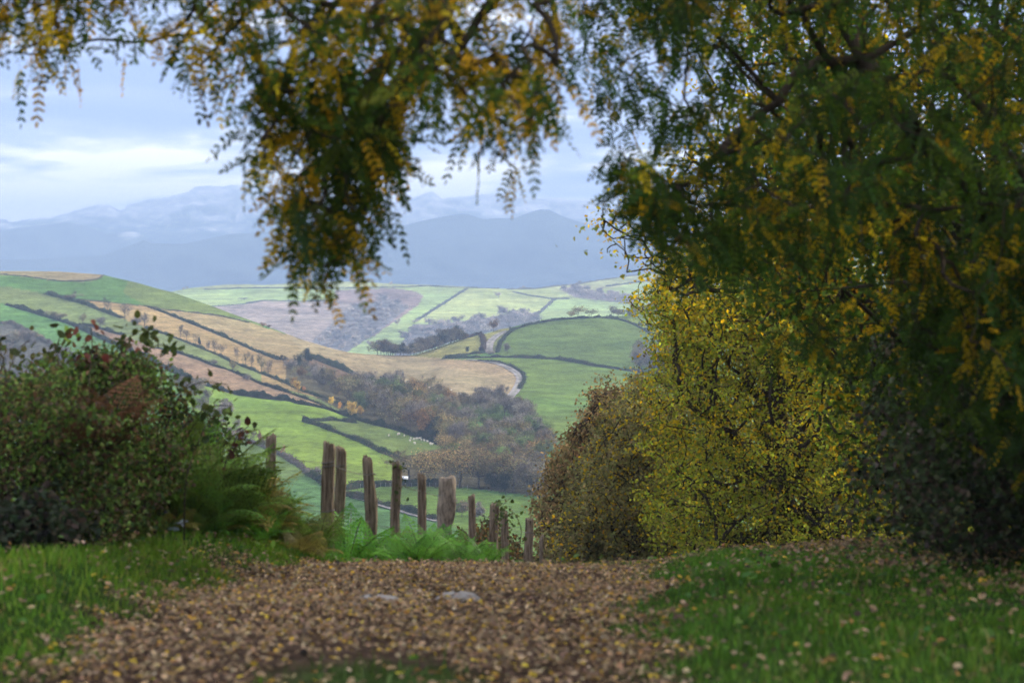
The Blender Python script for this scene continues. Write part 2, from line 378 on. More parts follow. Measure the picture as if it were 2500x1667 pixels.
# --- far hill, its sunlit look put into pale field colours
SIL_C = [(-1400, 720), (0, 722), (350, 720), (414, 713), (464, 703), (548, 695), (609, 694), (645, 696), (706, 692), (766, 687), (830, 687), (912, 690), (985, 694), (1060, 696), (1142, 700), (1167, 703),
         (1239, 705), (1312, 704), (1360, 697), (1409, 693), (1460, 684), (1536, 673), (1585, 667), (1633, 662), (1800, 645), (2500, 610), (3900, 590)]
CT_C = [(-1000, 720, 2400), (0, 722, 2450), (430, 713, 2450), (560, 695, 2550), (766, 687, 2600), (1000, 695, 2600), (1250, 705, 2620), (1460, 684, 2700), (1633, 662, 2800), (2500, 610, 3000), (3600, 590, 3200),
        (450, 760, 2200), (600, 760, 2200), (700, 800, 2080), (860, 790, 2190), (820, 740, 2330), (980, 760, 2230), (1100, 720, 2480), (1200, 740, 2360), (1400, 740, 2430), (1500, 720, 2560), (600, 880, 1900), (800, 890, 1930), (950, 880, 1930), (1100, 840, 2010), (1300, 800, 2130),
        (1500, 780, 2220), (1800, 760, 2300), (1800, 920, 1950), (2500, 900, 2000), (3600, 900, 2000), (0, 900, 1850), (-1000, 900, 1850)]
us = np.concatenate([np.arange(-1400, 300, 50), np.arange(300, 1750, 5), np.arange(1750, 3900, 60)])
C = Sheet(SIL_C, CT_C, us, 930, 90, 0.004, back=[(10, 0.5), (40, 4), (120, 20), (300, 60), (800, 120)], front=[(150, 45), (300, 90)])
CB1 = [(500, 707), (597, 704), (694, 704), (815, 705), (912, 703), (960, 702), (1045, 699), (1118, 702), (1215, 705)]
CB2 = [(519, 748), (597, 743), (645, 734), (718, 736), (815, 734)]
CB3 = [(1140, 705), (1075, 746), (1016, 784)]
CB4 = [(1353, 731), (1330, 752), (1305, 773)]
CB5 = [(1249, 712), (1288, 721), (1348, 730), (1390, 730)]
PALE = (.38, .48, .15, .05); PAL2 = (.47, .52, .17, .1); PINK = (.37, .29, .22, .9); PNK2 = (.33, .23, .18, 1.0); CWOOD = (.22, .20, .18, 1)  # PALE and PAL2 hold the hill's sunshine in their base colour
CF = [
    ([(-1400, 600), (3900, 560), (3900, 940), (-1400, 940)], PALE),
    ([(300, 660), (1400, 660), (1215, 706)] + rev(CB1)[1:], (.42, .45, .17, .1)),
    ([(400, 745)] + CB2 + [(817, 708), (960, 703), (1016, 712), (1033, 723), (1021, 745), (980, 774), (936, 803), (900, 825), (846, 860), (780, 940), (300, 940)], PINK),
    ([(817, 734), (817, 708), (960, 703), (1016, 712), (1033, 723), (1021, 745), (980, 774), (936, 803), (912, 822), (900, 815), (960, 730), (863, 744)], PNK2),
    ([(863, 744), (960, 730), (997, 751), (924, 810), (846, 860), (760, 835), (815, 785)], CWOOD),
    ([(1140, 705), (1215, 706), (1312, 704), (1420, 690), (1420, 730), (1353, 731), (1305, 773), (1160, 780), (1016, 786)], PAL2),
    ([(1320, 700), (1409, 693), (1800, 640), (1800, 700), (1560, 690), (1400, 722)], (.48, .50, .20, .1)),
    ([(1364, 702), (1400, 700), (1480, 715), (1560, 730), (1560, 745), (1400, 725)], (.33, .26, .23, 1)),
    ([(1010, 792), (1080, 790), (1160, 780), (1230, 768), (1310, 762), (1320, 792), (1200, 810), (1130, 825), (1060, 850), (990, 870), (960, 870)], CWOOD),
]
FC = np.zeros(C.uu.shape + (4,), np.float32)
for poly, c_ in CF: FC[inpoly(C.uu + 0.0, C.vv + 0.0, poly)] = c_
FC[..., :3] *= 1 + 0.10 * wob(C.W[..., 0], C.W[..., 1], 0.009, 4)[..., None]
C.build('far_hills', FC, M_FAR)

# --- mountains: forested front ridge and bare limestone range
def mountain(name, sil, d_top, d_bot, seed, step, rock, wood, rockline, vb=775):
    us = np.arange(-900, 3400, step).astype(float); su, sv = np.array(sil, float).T
    top = np.interp(us, su, sv); g = np.random.default_rng(seed)
    for k, (wl, am) in enumerate(((70, 2.6), (31, 1.6), (13, 0.9), (6, .6))):
        top = top + am * (rock + 0.12) * np.interp(us, np.arange(-1000, 3600, wl), g.uniform(-1, 1, len(np.arange(-1000, 3600, wl))))
    n = 90; t = np.linspace(0, 1, n)[:, None]; V = vb + (top[None] - vb) * t; U = np.broadcast_to(us, V.shape)
    d = d_bot + (d_top - d_bot) * t ** 0.9
    rid = np.abs(wob(U, V * 1.3, 0.016, seed)) * 0.75 + np.abs(wob(U, V * 1.6, 0.045, seed + 1)) * 0.35 + wob(U, V, 0.12, seed + 2) * .12
    d = d + (650 if rock > .5 else 260) * (rid - 0.5) * np.minimum(1, 3 * (1 - t)) * np.minimum(1, 2 * t + .1)
    W = P(U, V, d)
    bk = np.stack([P(us, top, d[-1]) + np.array([0, a, -b]) for a, b in ((120, 40), (500, 280), (1100, 600))])
    W = np.concatenate([W, bk]); n2 = len(W)
    vv = np.concatenate([V, np.broadcast_to(top, (3, len(us)))])
    uu = np.broadcast_to(us, vv.shape)
    h = np.clip((rockline(uu) - vv) / 30 + 0.9 * wob(uu, vv * 2.5, 0.06, seed + 3) + .5 * wob(uu * .6, vv * 3, 0.2, seed + 4), 0, 1)[..., None]
    col = np.array(wood)[None, None] * (1 - h) + h * np.array((.66, .62, .58)) * (rock > 0) + h * np.array(wood)[None, None] * (rock <= 0)
    c4 = np.concatenate([col, np.full(col.shape[:2] + (1,), .9 if rock > .5 else 0.0)], -1)
    o = mesh(name, W.reshape(-1, 3), grid_faces(n2, len(us)), c4.reshape(-1, 4), M_MTN, smooth=True)
    return tag(o, kind='structure')
M_MTN = fieldmat('mountain_rock', 0.02, (0.0035, 0.0035, 0.02))
S1 = [(-900, 600), (-300, 560), (0, 536), (17, 535), (22, 543), (76, 533), (121, 529), (154, 521), (180, 514), (205, 509), (244, 498), (255, 500), (264, 498), (292, 512), (305, 506), (306, 500), (328, 498), (359, 488), (398, 481),
      (435, 474), (460, 469), (477, 457), (505, 455), (539, 456), (561, 452), (586, 453), (700, 460), (850, 484), (940, 496), (984, 489), (1007, 484), (1032, 479), (1054, 469), (1063, 474), (1082, 487), (1094, 483), (1139, 478), (1195, 475),
      (1223, 480), (1293, 481), (1363, 485), (1419, 489), (1450, 497), (1600, 520), (2500, 560), (3400, 600)]
S2 = [(-900, 600), (-300, 585), (0, 562), (126, 547), (160, 542), (208, 550), (261, 572), (309, 566), (337, 568), (373, 590), (450, 606), (600, 640), (900, 660), (3400, 700)]
S3 = [(-900, 640), (84, 633), (253, 622), (309, 602), (351, 586), (370, 594), (449, 595), (519, 580), (561, 571), (660, 566), (800, 564), (900, 561), (984, 551), (1026, 540), (1074, 530), (1119, 522), (1141, 522), (1181, 535),
      (1223, 532), (1256, 533), (1293, 518), (1318, 511), (1341, 512), (1377, 529), (1419, 543), (1450, 549), (1700, 575), (2500, 600), (3400, 640)]
mountain('mountains', S1, 8800, 7500, 11, 5, 1.0, (.10, .12, .09), lambda u: 565 + 0 * u)
mountain('mountains', S2, 7300, 6600, 17, 9, 0.12, (.10, .12, .10), lambda u: 540 + 45 * np.exp(-((u - 320) / 50) ** 2))
mountain('mountains', S3, 6300, 5200, 23, 9, 0.0, (.065, .08, .07), lambda u: 400 + 0 * u)

# --- plain under everything, out to the horizon
n_ = 40; gx, gy = np.meshgrid(np.linspace(-8000, 8000, n_), np.linspace(-3000, 12500, n_)); gz = -135 + 6 * wob(gx, gy, 0.001, 5)
tag(mesh('ground', np.stack([gx, gy, gz], -1).reshape(-1, 3), grid_faces(n_, n_), np.tile(np.array([[.12, .16, .07, .5]]), (n_ * n_, 1)), M_FAR, smooth=True), kind='structure')

# ------------------------------------------------------------------ plant building kit
def skeleton(nodes0, par0, pts, pen=0.35):
    """grow a branching skeleton: every point joins the nearest node, long ways round cost more"""
    n0 = len(nodes0); n = n0 + len(pts)
    X = np.zeros((n, 3)); X[:n0] = nodes0; par = np.full(n, -1); par[:n0] = par0
    pl = np.zeros(n)
    for i in range(1, n0): pl[i] = pl[par[i]] + np.linalg.norm(X[i] - X[par[i]])
    pts = np.asarray(pts); dm = np.min(np.linalg.norm(pts[:, None] - np.asarray(nodes0)[None], axis=-1), axis=1)
    for k, j in enumerate(np.argsort(dm)):
        i = n0 + k; dd = np.linalg.norm(X[:i] - pts[j], axis=1)
        b = int(np.argmin(dd + pen * pl[:i])); X[i] = pts[j]; par[i] = b; pl[i] = pl[b] + dd[b]
    cnt = np.ones(n)
    for i in range(n - 1, 0, -1):
        if par[i] >= 0: cnt[par[i]] += cnt[i]
    return X, par, cnt

def tubes(X, par, rad, S=5, sag=0.12, seg=3, g=rng):
    e = np.where(par >= 0)[0]; a = X[par[e]]; b = X[e]; ra = np.minimum(rad[par[e]], rad[e] * 1.7); rb = rad[e]
    D = b - a; L = np.linalg.norm(D, axis=1, keepdims=True); D = D / np.maximum(L, 1e-6)
    up = np.where(np.abs(D[:, 2:3]) > 0.9, np.array([[1., 0, 0]]), np.array([[0, 0, 1.]]))
    s1 = nrm(np.cross(D, up)); s2 = np.cross(s1, D)
    off = (s1 * g.normal(0, 1, (len(e), 1)) + s2 * g.normal(0, 1, (len(e), 1))) * L * sag * 0.5
    ang = np.arange(S) * 2 * np.pi / S; Vs = []
    for k in range(seg + 1):
        t = k / seg; c_ = a + (b - a) * t + off * math.sin(math.pi * t); r = ra * (1 - t) + rb * t
        Vs.append(c_[:, None] + r[:, None, None] * (np.cos(ang)[None, :, None] * s1[:, None] + np.sin(ang)[None, :, None] * s2[:, None]))
    V = np.stack(Vs, 1).reshape(-1, 3); E = len(e)
    base = np.arange(E)[:, None, None] * ((seg + 1) * S) + np.arange(seg)[None, :, None] * S
    k = np.arange(S)[None, None]; k2 = (k + 1) % S
    Q = np.stack([base + k, base + k2, base + S + k2, base + S + k], -1).reshape(-1, 4)
    return V, Q

def rdir(n, g=rng): return nrm(g.normal(size=(n, 3)))

def diamonds(C_, ax, nm, L, W):
    """one bent diamond leaf per point"""
    ax = nrm(ax); sd_ = nrm(np.cross(nm, ax)); n2 = np.cross(ax, sd_)
    L = np.broadcast_to(L, (len(C_),))[:, None]; W = np.broadcast_to(W, (len(C_),))[:, None]
    V = np.stack([C_ - ax * L * .5, C_ + sd_ * W * .5 + n2 * W * .12, C_ + ax * L * .5, C_ - sd_ * W * .5 + n2 * W * .12], 1)
    return V.reshape(-1, 3), np.arange(len(C_) * 4).reshape(-1, 4)

def ovals(B, ax, nm, L, W):
    """folded oval leaf from base point B along ax: 6 points, 2 quads"""
    ax = nrm(ax); s_ = nrm(np.cross(nm, ax)); n2 = np.cross(ax, s_)
    L = np.broadcast_to(L, (len(B),))[:, None]; W = np.broadcast_to(W, (len(B),))[:, None]
    h = n2 * W * .18
    V = np.stack([B, B + ax * L * .3 + s_ * W * .48 + h, B + ax * L * .75 + s_ * W * .40 + h, B + ax * L, B + ax * L * .75 - s_ * W * .40 + h, B + ax * L * .3 - s_ * W * .48 + h], 1)
    i = np.arange(len(B))[:, None] * 6
    Q = np.concatenate([i + np.array([[0, 1, 2, 3]]), i + np.array([[0, 3, 4, 5]])], 0)
    return V.reshape(-1, 3), Q

def compound(B, D, L, g=rng, pairs=7):
    """pinnate leaves: returns leaflet bases, axes, normals, lengths, owner index"""
    n = len(B); D = nrm(D); up = rdir(n, g); S_ = nrm(np.cross(D, up)); Nn = np.cross(S_, D)
    T = np.concatenate([np.repeat(np.linspace(.22, .92, pairs), 2), [1.0]]); sg = np.concatenate([np.tile([1, -1], pairs), [0]])
    m = len(T); Z = np.array([0, 0, -1.0])
    pos = B[:, None] + D[:, None] * (L[:, None] * T)[..., None] + Z * (L[:, None] * T ** 2 * .3)[..., None]
    ax = S_[:, None] * (sg * .95)[None, :, None] + D[:, None] * np.where(sg == 0, 1.2, .5)[None, :, None] + Z * .28 + g.normal(0, .18, (n, m, 3))
    nm = Nn[:, None] + g.normal(0, .35, (n, m, 3))
    ln = L[:, None] * .185 * g.uniform(.8, 1.2, (n, m)) * (1 - .25 * np.abs(T - .6))[None]
    own = np.repeat(np.arange(n), m)
    return pos.reshape(-1, 3), ax.reshape(-1, 3), nm.reshape(-1, 3), ln.ravel(), own

def mixcol(n, cols, wts, g=rng, jit=.18):
    k = g.choice(len(cols), n, p=np.array(wts) / np.sum(wts)); c_ = np.array(cols, float)[k]
    return np.clip(c_ * (1 + g.normal(0, jit, (n, 1))) * (1 + g.normal(0, .05, (n, 3))), .003, .9)

def cat(parts):
    Vs, Qs, o = [], [], 0
    for V, Q in parts: Vs.append(V); Qs.append(Q + o); o += len(V)
    return np.concatenate(Vs), np.concatenate(Qs)

# ------------------------------------------------------------------ middle distance: lanes, hedges
def zat(S, x, y):
    u = x / y * F + CX; j = int(np.clip(np.searchsorted(S.us, u) - 1, 0, len(S.us) - 2)); f_ = (u - S.us[j]) / (S.us[j + 1] - S.us[j]); r = []
    for k in (j, j + 1): r.append(np.interp(y, S.D[:, k], S.V[:, k]))
    v = r[0] * (1 - f_) + r[1] * f_
    return (HY - v) / F * y

def resample(S, pts, step):
    # dense in picture first, then even steps over the ground
    W = []
    for (a, b) in zip(pts[:-1], pts[1:]):
        for t in np.linspace(0, 1, 14)[:-1]: W.append(S.on(a[0] + (b[0] - a[0]) * t, a[1] + (b[1] - a[1]) * t))
    W.append(S.on(*pts[-1])); W = np.array(W)
    for _ in range(2): W[1:-1] = .25 * W[:-2] + .5 * W[1:-1] + .25 * W[2:]
    s = np.concatenate([[0], np.cumsum(np.linalg.norm(np.diff(W, axis=0), axis=1))]); n = max(3, int(s[-1] / step))
    q = np.linspace(0, s[-1], n); X = np.stack([np.interp(q, s, W[:, i]) for i in range(3)], -1)
    if len(X) > 5:
        for _ in range(2): X[1:-1, :2] = .25 * X[:-2, :2] + .5 * X[1:-1, :2] + .25 * X[2:, :2]
        for i in range(len(X)): X[i, 2] = max(zat(S, X[i, 0], X[i, 1]), X[i, 2] - 1.0)
    return X

def side(X):
    t = np.gradient(X, axis=0); t[:, 2] = 0; t = nrm(t); return np.stack([t[:, 1], -t[:, 0], 0 * t[:, 0]], -1)

def road(pts, width, lift=.25):
    X = resample(A, pts, 2.0); s_ = side(X); rows = []
    for k in (-1, -.5, 0, .5, 1):
        Y = X + s_ * width * .5 * k
        for i in range(len(Y)): Y[i, 2] = zat(A, Y[i, 0], Y[i, 1]) + lift
        rows.append(Y)
    V = np.stack(rows, 1)
    cr_ = np.array([.34, .31, .28, 1]); cc = np.tile(cr_, (V.shape[0], 5, 1)); cc[:, 2, :3] = (.26, .25, .19)
    tag(mesh('road', V.reshape(-1, 3), grid_faces(V.shape[0], 5), cc.reshape(-1, 4), M_FIELD, smooth=True), kind='structure')
for pts, wd in ((R1c + R1[1:], 3.6), (R1b, 3.8), (R2, 4.2), (R4, 3.2)): road(pts, wd)

GREEN_H = ([(.030, .045, .020), (.050, .060, .028), (.075, .062, .040), (.02, .03, .018)], [3, 3, 2, 2])
GREY_H = ([(.10, .085, .07), (.07, .07, .045), (.12, .10, .09)], [3, 2, 2])
def hedge(S, pts, h, w_, label, cols=GREEN_H, step=1.3, leaf=.38, dens=26, gaps=0.09, g=np.random.default_rng(5), name='hedge', group='hedges between the fields'):
    h = h * .72; w_ = w_ * .8; X = resample(S, pts, step); s_ = side(X); n = len(X)
    hh = h * np.clip(1 + .42 * np.interp(np.arange(n), np.arange(0, n + 8, 3), g.normal(0, 1, len(np.arange(0, n + 8, 3)))) + .12 * g.normal(0, 1, n), .45, 1.9)
    if gaps: hh = np.where(np.interp(np.arange(n), np.arange(0, n + 8, 5), g.uniform(0, 1, len(np.arange(0, n + 8, 5)))) < gaps, hh * .35, hh)
    ang = np.linspace(0, np.pi, 7); prof = []
    for a_ in ang:
        prof.append(X + s_ * (math.cos(a_) * w_ * .5 * (1 + .2 * g.normal(0, 1, n)))[:, None] + np.array([0, 0, 1.]) * ((math.sin(a_) ** .7) * hh * .85 * (1 + .1 * g.normal(0, 1, n)) - .4 * (math.sin(a_) < .1))[:, None])
    V = np.stack(prof, 1); Q = grid_faces(n, 7); c1 = mixcol(n * 7, *cols, g=g)
    m = n * dens; i = g.integers(0, n, m); a_ = g.uniform(0, np.pi, m)
    cpt = X[i] + s_[i] * (np.cos(a_) * w_ * .55 * g.uniform(.7, 1.1, m))[:, None] + np.array([0, 0, 1.]) * (np.sin(a_) * hh[i] * g.uniform(.6, 1.12, m))[:, None] + g.normal(0, step * .4, (m, 3)) * np.array([1, 1, .15])
    V2, Q2 = diamonds(cpt, rdir(m, g), rdir(m, g), leaf * g.uniform(.6, 1.4, m), leaf * .8)
    VV, QQ = cat([(V.reshape(-1, 3), Q), (V2, Q2)])
    o = mesh(name, VV, QQ, np.concatenate([c1, np.repeat(mixcol(m, *cols, g=g), 4, 0)]), M_FARLEAF)
    return tag(o, label, 'hedge', group)

hedge(A, H2[:9], 2.6, 2.6, 'long dark hedge down the left hill above the lower green pasture')
hedge(A, H2[8:], 2.3, 2.4, 'dark hedge between the brown bracken field and the bright green field')
hedge(A, H1[:5], 2.4, 2.4, 'thick dark hedge at the upper left end of the orange field')
hedge(A, H1[5:], 1.2, 1.8, 'low hedge under the row of bare trees along the orange field', gaps=.25)
hedge(A, H0, 1.7, 2.0, 'dark hedge between the orange field and the tan slope above')
hedge(A, H15, 1.7, 2.0, 'short dark hedge at the left tip of the brown bracken field')
hedge(A, H15b, 1.2, 1.6, 'thin hedge along the top of the brown bracken field', gaps=.25)
hedge(A, H3, 1.9, 2.6, 'dark hedge sloping down behind the bramble mound on the left', GREY_H)
hedge(A, H4[:6], 1.3, 2.2, 'brownish field bank running down behind the two nearest posts', GREY_H)
hedge(A, H4[5:], 1.9, 2.4, 'dark hedge beside the sunken lane behind the fence posts')
hedge(A, H5, 2.0, 2.2, 'dark hedge along the lower edge of the small sheep field')
hedge(A, H5b, 1.9, 2.2, 'short hedge closing the upper corner of the sheep field')
hedge(A, H6, 2.2, 2.6, 'dark hedge at the foot of the big oaks')
hedge(A, TERR, .7, 1.6, 'scrubby terrace bank under the upper green slope', GREY_H, gaps=.4, dens=10)
hedge(A, TOPL[1:], .7, .8, 'thin field bank around the tan hilltop field', GREY_H, dens=8)
hedge(A, HB1, 1.9, 2.4, 'long dark hedge across the foot of the green knoll')
hedge(A, HRD, 1.1, 1.6, 'low hedge around the outside of the lane bend')
hedge(A, HB2, 1.4, 2.0, 'low hedge under the small yellow-green field')
hedge(A, HUR, 1.7, 2.4, 'dark hedge beside the upper lane and along the knoll skyline')
hedge(A, HUL, 2.6, 3.0, 'reddish-brown hedge on the left of the upper lane', ([(.10, .065, .045), (.07, .06, .04)], [1, 1]))
hedge(A, HRG, 2.2, 2.6, 'hedge on the crest left of the upper lane', ([(.10, .065, .045), (.05, .05, .03)], [1, 1]))
hedge(A, HB3, 2.1, 2.6, 'dark hedge curving down the right shoulder of the knoll')
hedge(A, HB4, 2.0, 2.4, 'hedge between the two fields right of the knoll')
hedge(A, GU, 3.2, 4.0, 'tall hedge along the upper edge of the wooded gully')
hedge(A, GL, 3.4, 4.0, 'tall hedge along the lower edge of the bracken gully')
PALEH = ([(.17, .15, .14), (.11, .11, .09), (.2, .17, .15)], [1, 1, 1])
for pts, lb in ((CB1, 'long thin hedge along the top of the pale far hill'), (CB2, 'hazy hedge between pale pasture and pinkish bracken on the far hill'), (CB3, 'thin diagonal hedge down the middle of the far hill'),
                (CB4, 'short diagonal hedge on the right of the far hill'), (CB5, 'double hedge with track below the far hill crest')):
    hedge(C, pts, 1.5, 2.0, lb, PALEH, 3.0, 1.4, 12, group='hedges on the far hill')
hedge(C, [(1239, 706.5), (1312, 705.5), (1360, 698.5), (1409, 694.5), (1460, 685.5), (1536, 674.5), (1600, 667)], 1.8, 2.5, 'hedge on the skyline at the right of the far hill', PALEH, 3.0, 1.4, 12, group='hedges on the far hill')
hedge(C, [(1480, 700), (1536, 692), (1600, 684), (1660, 676)], 2.5, 3.0, 'hedge below the skyline at the right of the far hill', PALEH, 3.0, 1.4, 12, group='hedges on the far hill')

# ------------------------------------------------------------------ middle distance trees
def far_tree(name, seed, H, W, kind, cols, nl=2200, leaf=.42, stems=1, low=.2, lean=0):
    """a full tree about H m high: trunk mesh with limbs + leafy or twiggy crown"""
    g = np.random.default_rng(seed); root = empty(name)
    Kn = 90 if kind != 'slim' else 60
    # crown made of a few overlapping lobes so the outline is uneven
    nlobe = 7; lob = np.stack([g.normal(0, .24, nlobe) * W, g.normal(0, .24, nlobe) * W, (low + (1 - low) * g.uniform(.3, .85, nlobe)) * H], -1); lr = g.uniform(.20, .34, nlobe)
    lob[0] = (0, 0, H * (low + (1 - low) * .55)); lr[0] = .38
    k = g.integers(0, nlobe, Kn); q = rdir(Kn, g) * (g.uniform(.3, 1, (Kn, 1)) ** .5) * lr[k][:, None] * np.array([W, W, H * (1 - low) * .85])
    pts = lob[k] + q; pts[:, 2] = np.clip(pts[:, 2], H * low * .7, H)
    tr = np.array([[0, 0, -.6], [0.01 * H, 0, H * .12], [.02 * H + lean, .01 * H, H * .26], [.01 * H + lean, .02 * H, H * .42]]); pr = [-1, 0, 1, 2]
    X, par, cnt = skeleton(tr, pr, pts, .3)
    rad = .018 * (H / 10) * cnt ** .52; rad = np.minimum(rad, .028 * H)
    V, Q = tubes(X, par, rad, 4, .2, 2, g); parts = [(V, Q)]
    tb = X[4:]
    if kind == 'bare' or kind == 'half':
        m = 700; i = g.integers(0, len(tb), m); dirn = nrm(rdir(m, g) + nrm(tb[i] - np.array([0, 0, H * .35])) * 1.0 + np.array([0, 0, .3])); Lt = g.uniform(.5, 1.4, m) * H / 10
        V2, Q2 = diamonds(tb[i] + dirn * Lt[:, None] * .5, dirn, rdir(m, g), Lt, .07); parts.append((V2, Q2))
    V, Q = cat(parts); mesh('trunk', V, Q, None, M_FARBARK, root)
    i = g.integers(0, len(tb), nl); cp = tb[i] + g.normal(0, 1, (nl, 3)) * np.array([W, W, H]) * .055
    cl = mixcol(nl, *cols, g=g) * (1.0 if cols is DARKS else 1.35)
    blob = np.random.default_rng(seed + 1).normal(0, .22, Kn)[i % Kn]; cl = np.clip(cl * (1 + blob[:, None]), .004, .9)
    if kind == 'bare':
        dirn = nrm(rdir(nl, g) + nrm(cp - np.array([0, 0, H * .3])) + np.array([0, 0, .3])); V, Q = diamonds(cp, dirn, rdir(nl, g), g.uniform(.5, 1.1, nl) * H / 10, leaf * .25)
    else: no_ = nrm((cp - np.array([0, 0, H * (.25 + low * .5)])) / np.array([W, W, H])) * 1.3 + rdir(nl, g) * .6 + np.array([0, 0, .35]); V, Q = diamonds(cp, np.cross(no_, rdir(nl, g)), no_, leaf * g.uniform(.7, 1.4, nl), leaf * g.uniform(.6, 1, nl))
    mesh('crown', V, Q, np.repeat(cl, 4, 0), M_FARLEAF, root)
    return root, H

KINDS = {}
BROWNS = ([(.21, .155, .07), (.16, .14, .065), (.25, .155, .06), (.12, .12, .05)], [3, 3, 1, 2])
RUSTS = ([(.24, .125, .045), (.17, .10, .04), (.12, .09, .04), (.30, .17, .05)], [3, 3, 2, 1])
OCHRE = ([(.36, .25, .09), (.27, .20, .08), (.18, .155, .07), (.32, .18, .07)], [3, 3, 2, 1])
GREYS = ([(.20, .17, .145), (.15, .13, .11), (.22, .185, .14)], [3, 2, 1])
GRNS = ([(.10, .13, .04), (.13, .155, .05), (.07, .095, .035)], [3, 2, 2])
DARKS = ([(.03, .042, .026), (.045, .055, .03), (.02, .03, .02)], [2, 2, 2])
YELS = ([(.55, .36, .06), (.45, .30, .07), (.35, .27, .09)], [3, 2, 1])
ORAN = ([(.55, .27, .06), (.40, .20, .06)], [1, 1])
LIME = ([(.16, .22, .05), (.11, .17, .045)], [1, 1])
PALEG = ([(.30, .25, .11), (.22, .20, .10)], [1, 1])
DUSK = ([(.15, .125, .085), (.115, .11, .07), (.17, .125, .08)], [1, 1, 1])
REDS = ([(.36, .13, .07), (.26, .12, .07)], [1, 1])
HAZY = ([(.34, .29, .27), (.26, .24, .21), (.40, .33, .27)], [1, 1, 1])  # distance haze lightened into these crown colours
SPEC = {   # kind: list of prototypes
    'oak': [('broadleaf_tree', 31, 11, 11, 'half', OCHRE, 2600, .34), ('broadleaf_tree', 32, 11, 10, 'half', OCHRE, 2600, .34), ('broadleaf_tree', 33, 11, 12, 'half', BROWNS, 2400, .34)],
    'brown': [('broadleaf_tree', 34, 10, 9, 'half', BROWNS, 2000, .42), ('broadleaf_tree', 35, 10, 8, 'half', BROWNS, 2000, .42)],
    'rust': [('broadleaf_tree', 36, 10, 9, 'leaf', RUSTS, 2200, .42), ('broadleaf_tree', 37, 10, 10, 'leaf', RUSTS, 2200, .42)],
    'bare': [('bare_tree', 38, 10, 8, 'bare', GREYS, 2400, .40), ('bare_tree', 39, 10, 7, 'bare', GREYS, 2400, .40), ('bare_tree', 40, 10, 9, 'bare', GREYS, 2400, .42)],
    'thin': [('bare_tree', 41, 10, 5.5, 'bare', GREYS, 420, .30), ('bare_tree', 42, 10, 4.5, 'bare', PALEG, 420, .30), ('bare_tree', 52, 10, 6.5, 'bare', GREYS, 420, .30)],
    'green': [('broadleaf_tree', 43, 10, 9, 'leaf', GRNS, 2400, .42), ('broadleaf_tree', 44, 10, 8, 'leaf', GRNS, 2400, .42)],
    'dark': [('evergreen_tree', 45, 10, 8, 'leaf', DARKS, 2600, .42, 1, .12), ('evergreen_tree', 46, 10, 6, 'leaf', DARKS, 2400, .42, 1, .1)],
    'dusk': [('broadleaf_tree', 53, 10, 9, 'half', DUSK, 2600, .40, 1, .15), ('broadleaf_tree', 54, 10, 10, 'half', DUSK, 2600, .40, 1, .15)],
    'yellow': [('yellow_tree', 47, 10, 7, 'slim', YELS, 1500, .42, 1, .2)],
    'orange': [('orange_tree', 48, 10, 6, 'slim', ORAN, 1200, .42, 1, .2)],
    'lime': [('broadleaf_tree', 49, 10, 9, 'leaf', LIME, 2200, .42, 1, .15)],
    'red': [('red_tree', 50, 10, 7, 'half', REDS, 1200, .42)],
    'pale': [('broadleaf_tree', 51, 10, 6, 'half', PALEG, 900, .40)],
    'bush': [('bush', 55, 10, 16, 'leaf', DUSK, 1600, .9, 1, .02), ('bush', 56, 10, 14, 'leaf', GREYS, 1600, .9, 1, .02)],
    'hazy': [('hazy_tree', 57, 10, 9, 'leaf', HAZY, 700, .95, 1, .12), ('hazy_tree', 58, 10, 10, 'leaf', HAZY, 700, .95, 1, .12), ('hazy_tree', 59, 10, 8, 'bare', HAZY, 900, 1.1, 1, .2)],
}
_used = {}
def plant(S, kind, u, v, hpx, label, group=None, cat_='tree', wide=1.0, g=np.random.default_rng(3)):
    ps = SPEC[kind]; k = int(g.integers(0, len(ps))); key = (kind, k)
    p = S.on(u, v); d = p[1]; Hm = hpx / F * d
    if key not in _used:
        root, H = far_tree(*ps[k]); _used[key] = (root, H, list(root.children)); 
    else:
        src, H, ch = _used[key]; root = src.copy(); COL.objects.link(root)
        for q in ch:
            c_ = q.copy(); COL.objects.link(c_); c_.parent = root
    s = Hm / H; root.location = tuple(float(q) for q in p - np.array([0, 0, .1])); root.scale = (s * wide, s * wide, s); root.rotation_euler = (0, 0, float(g.uniform(0, 6.28)))
    tag(root, label, cat_, group); return root

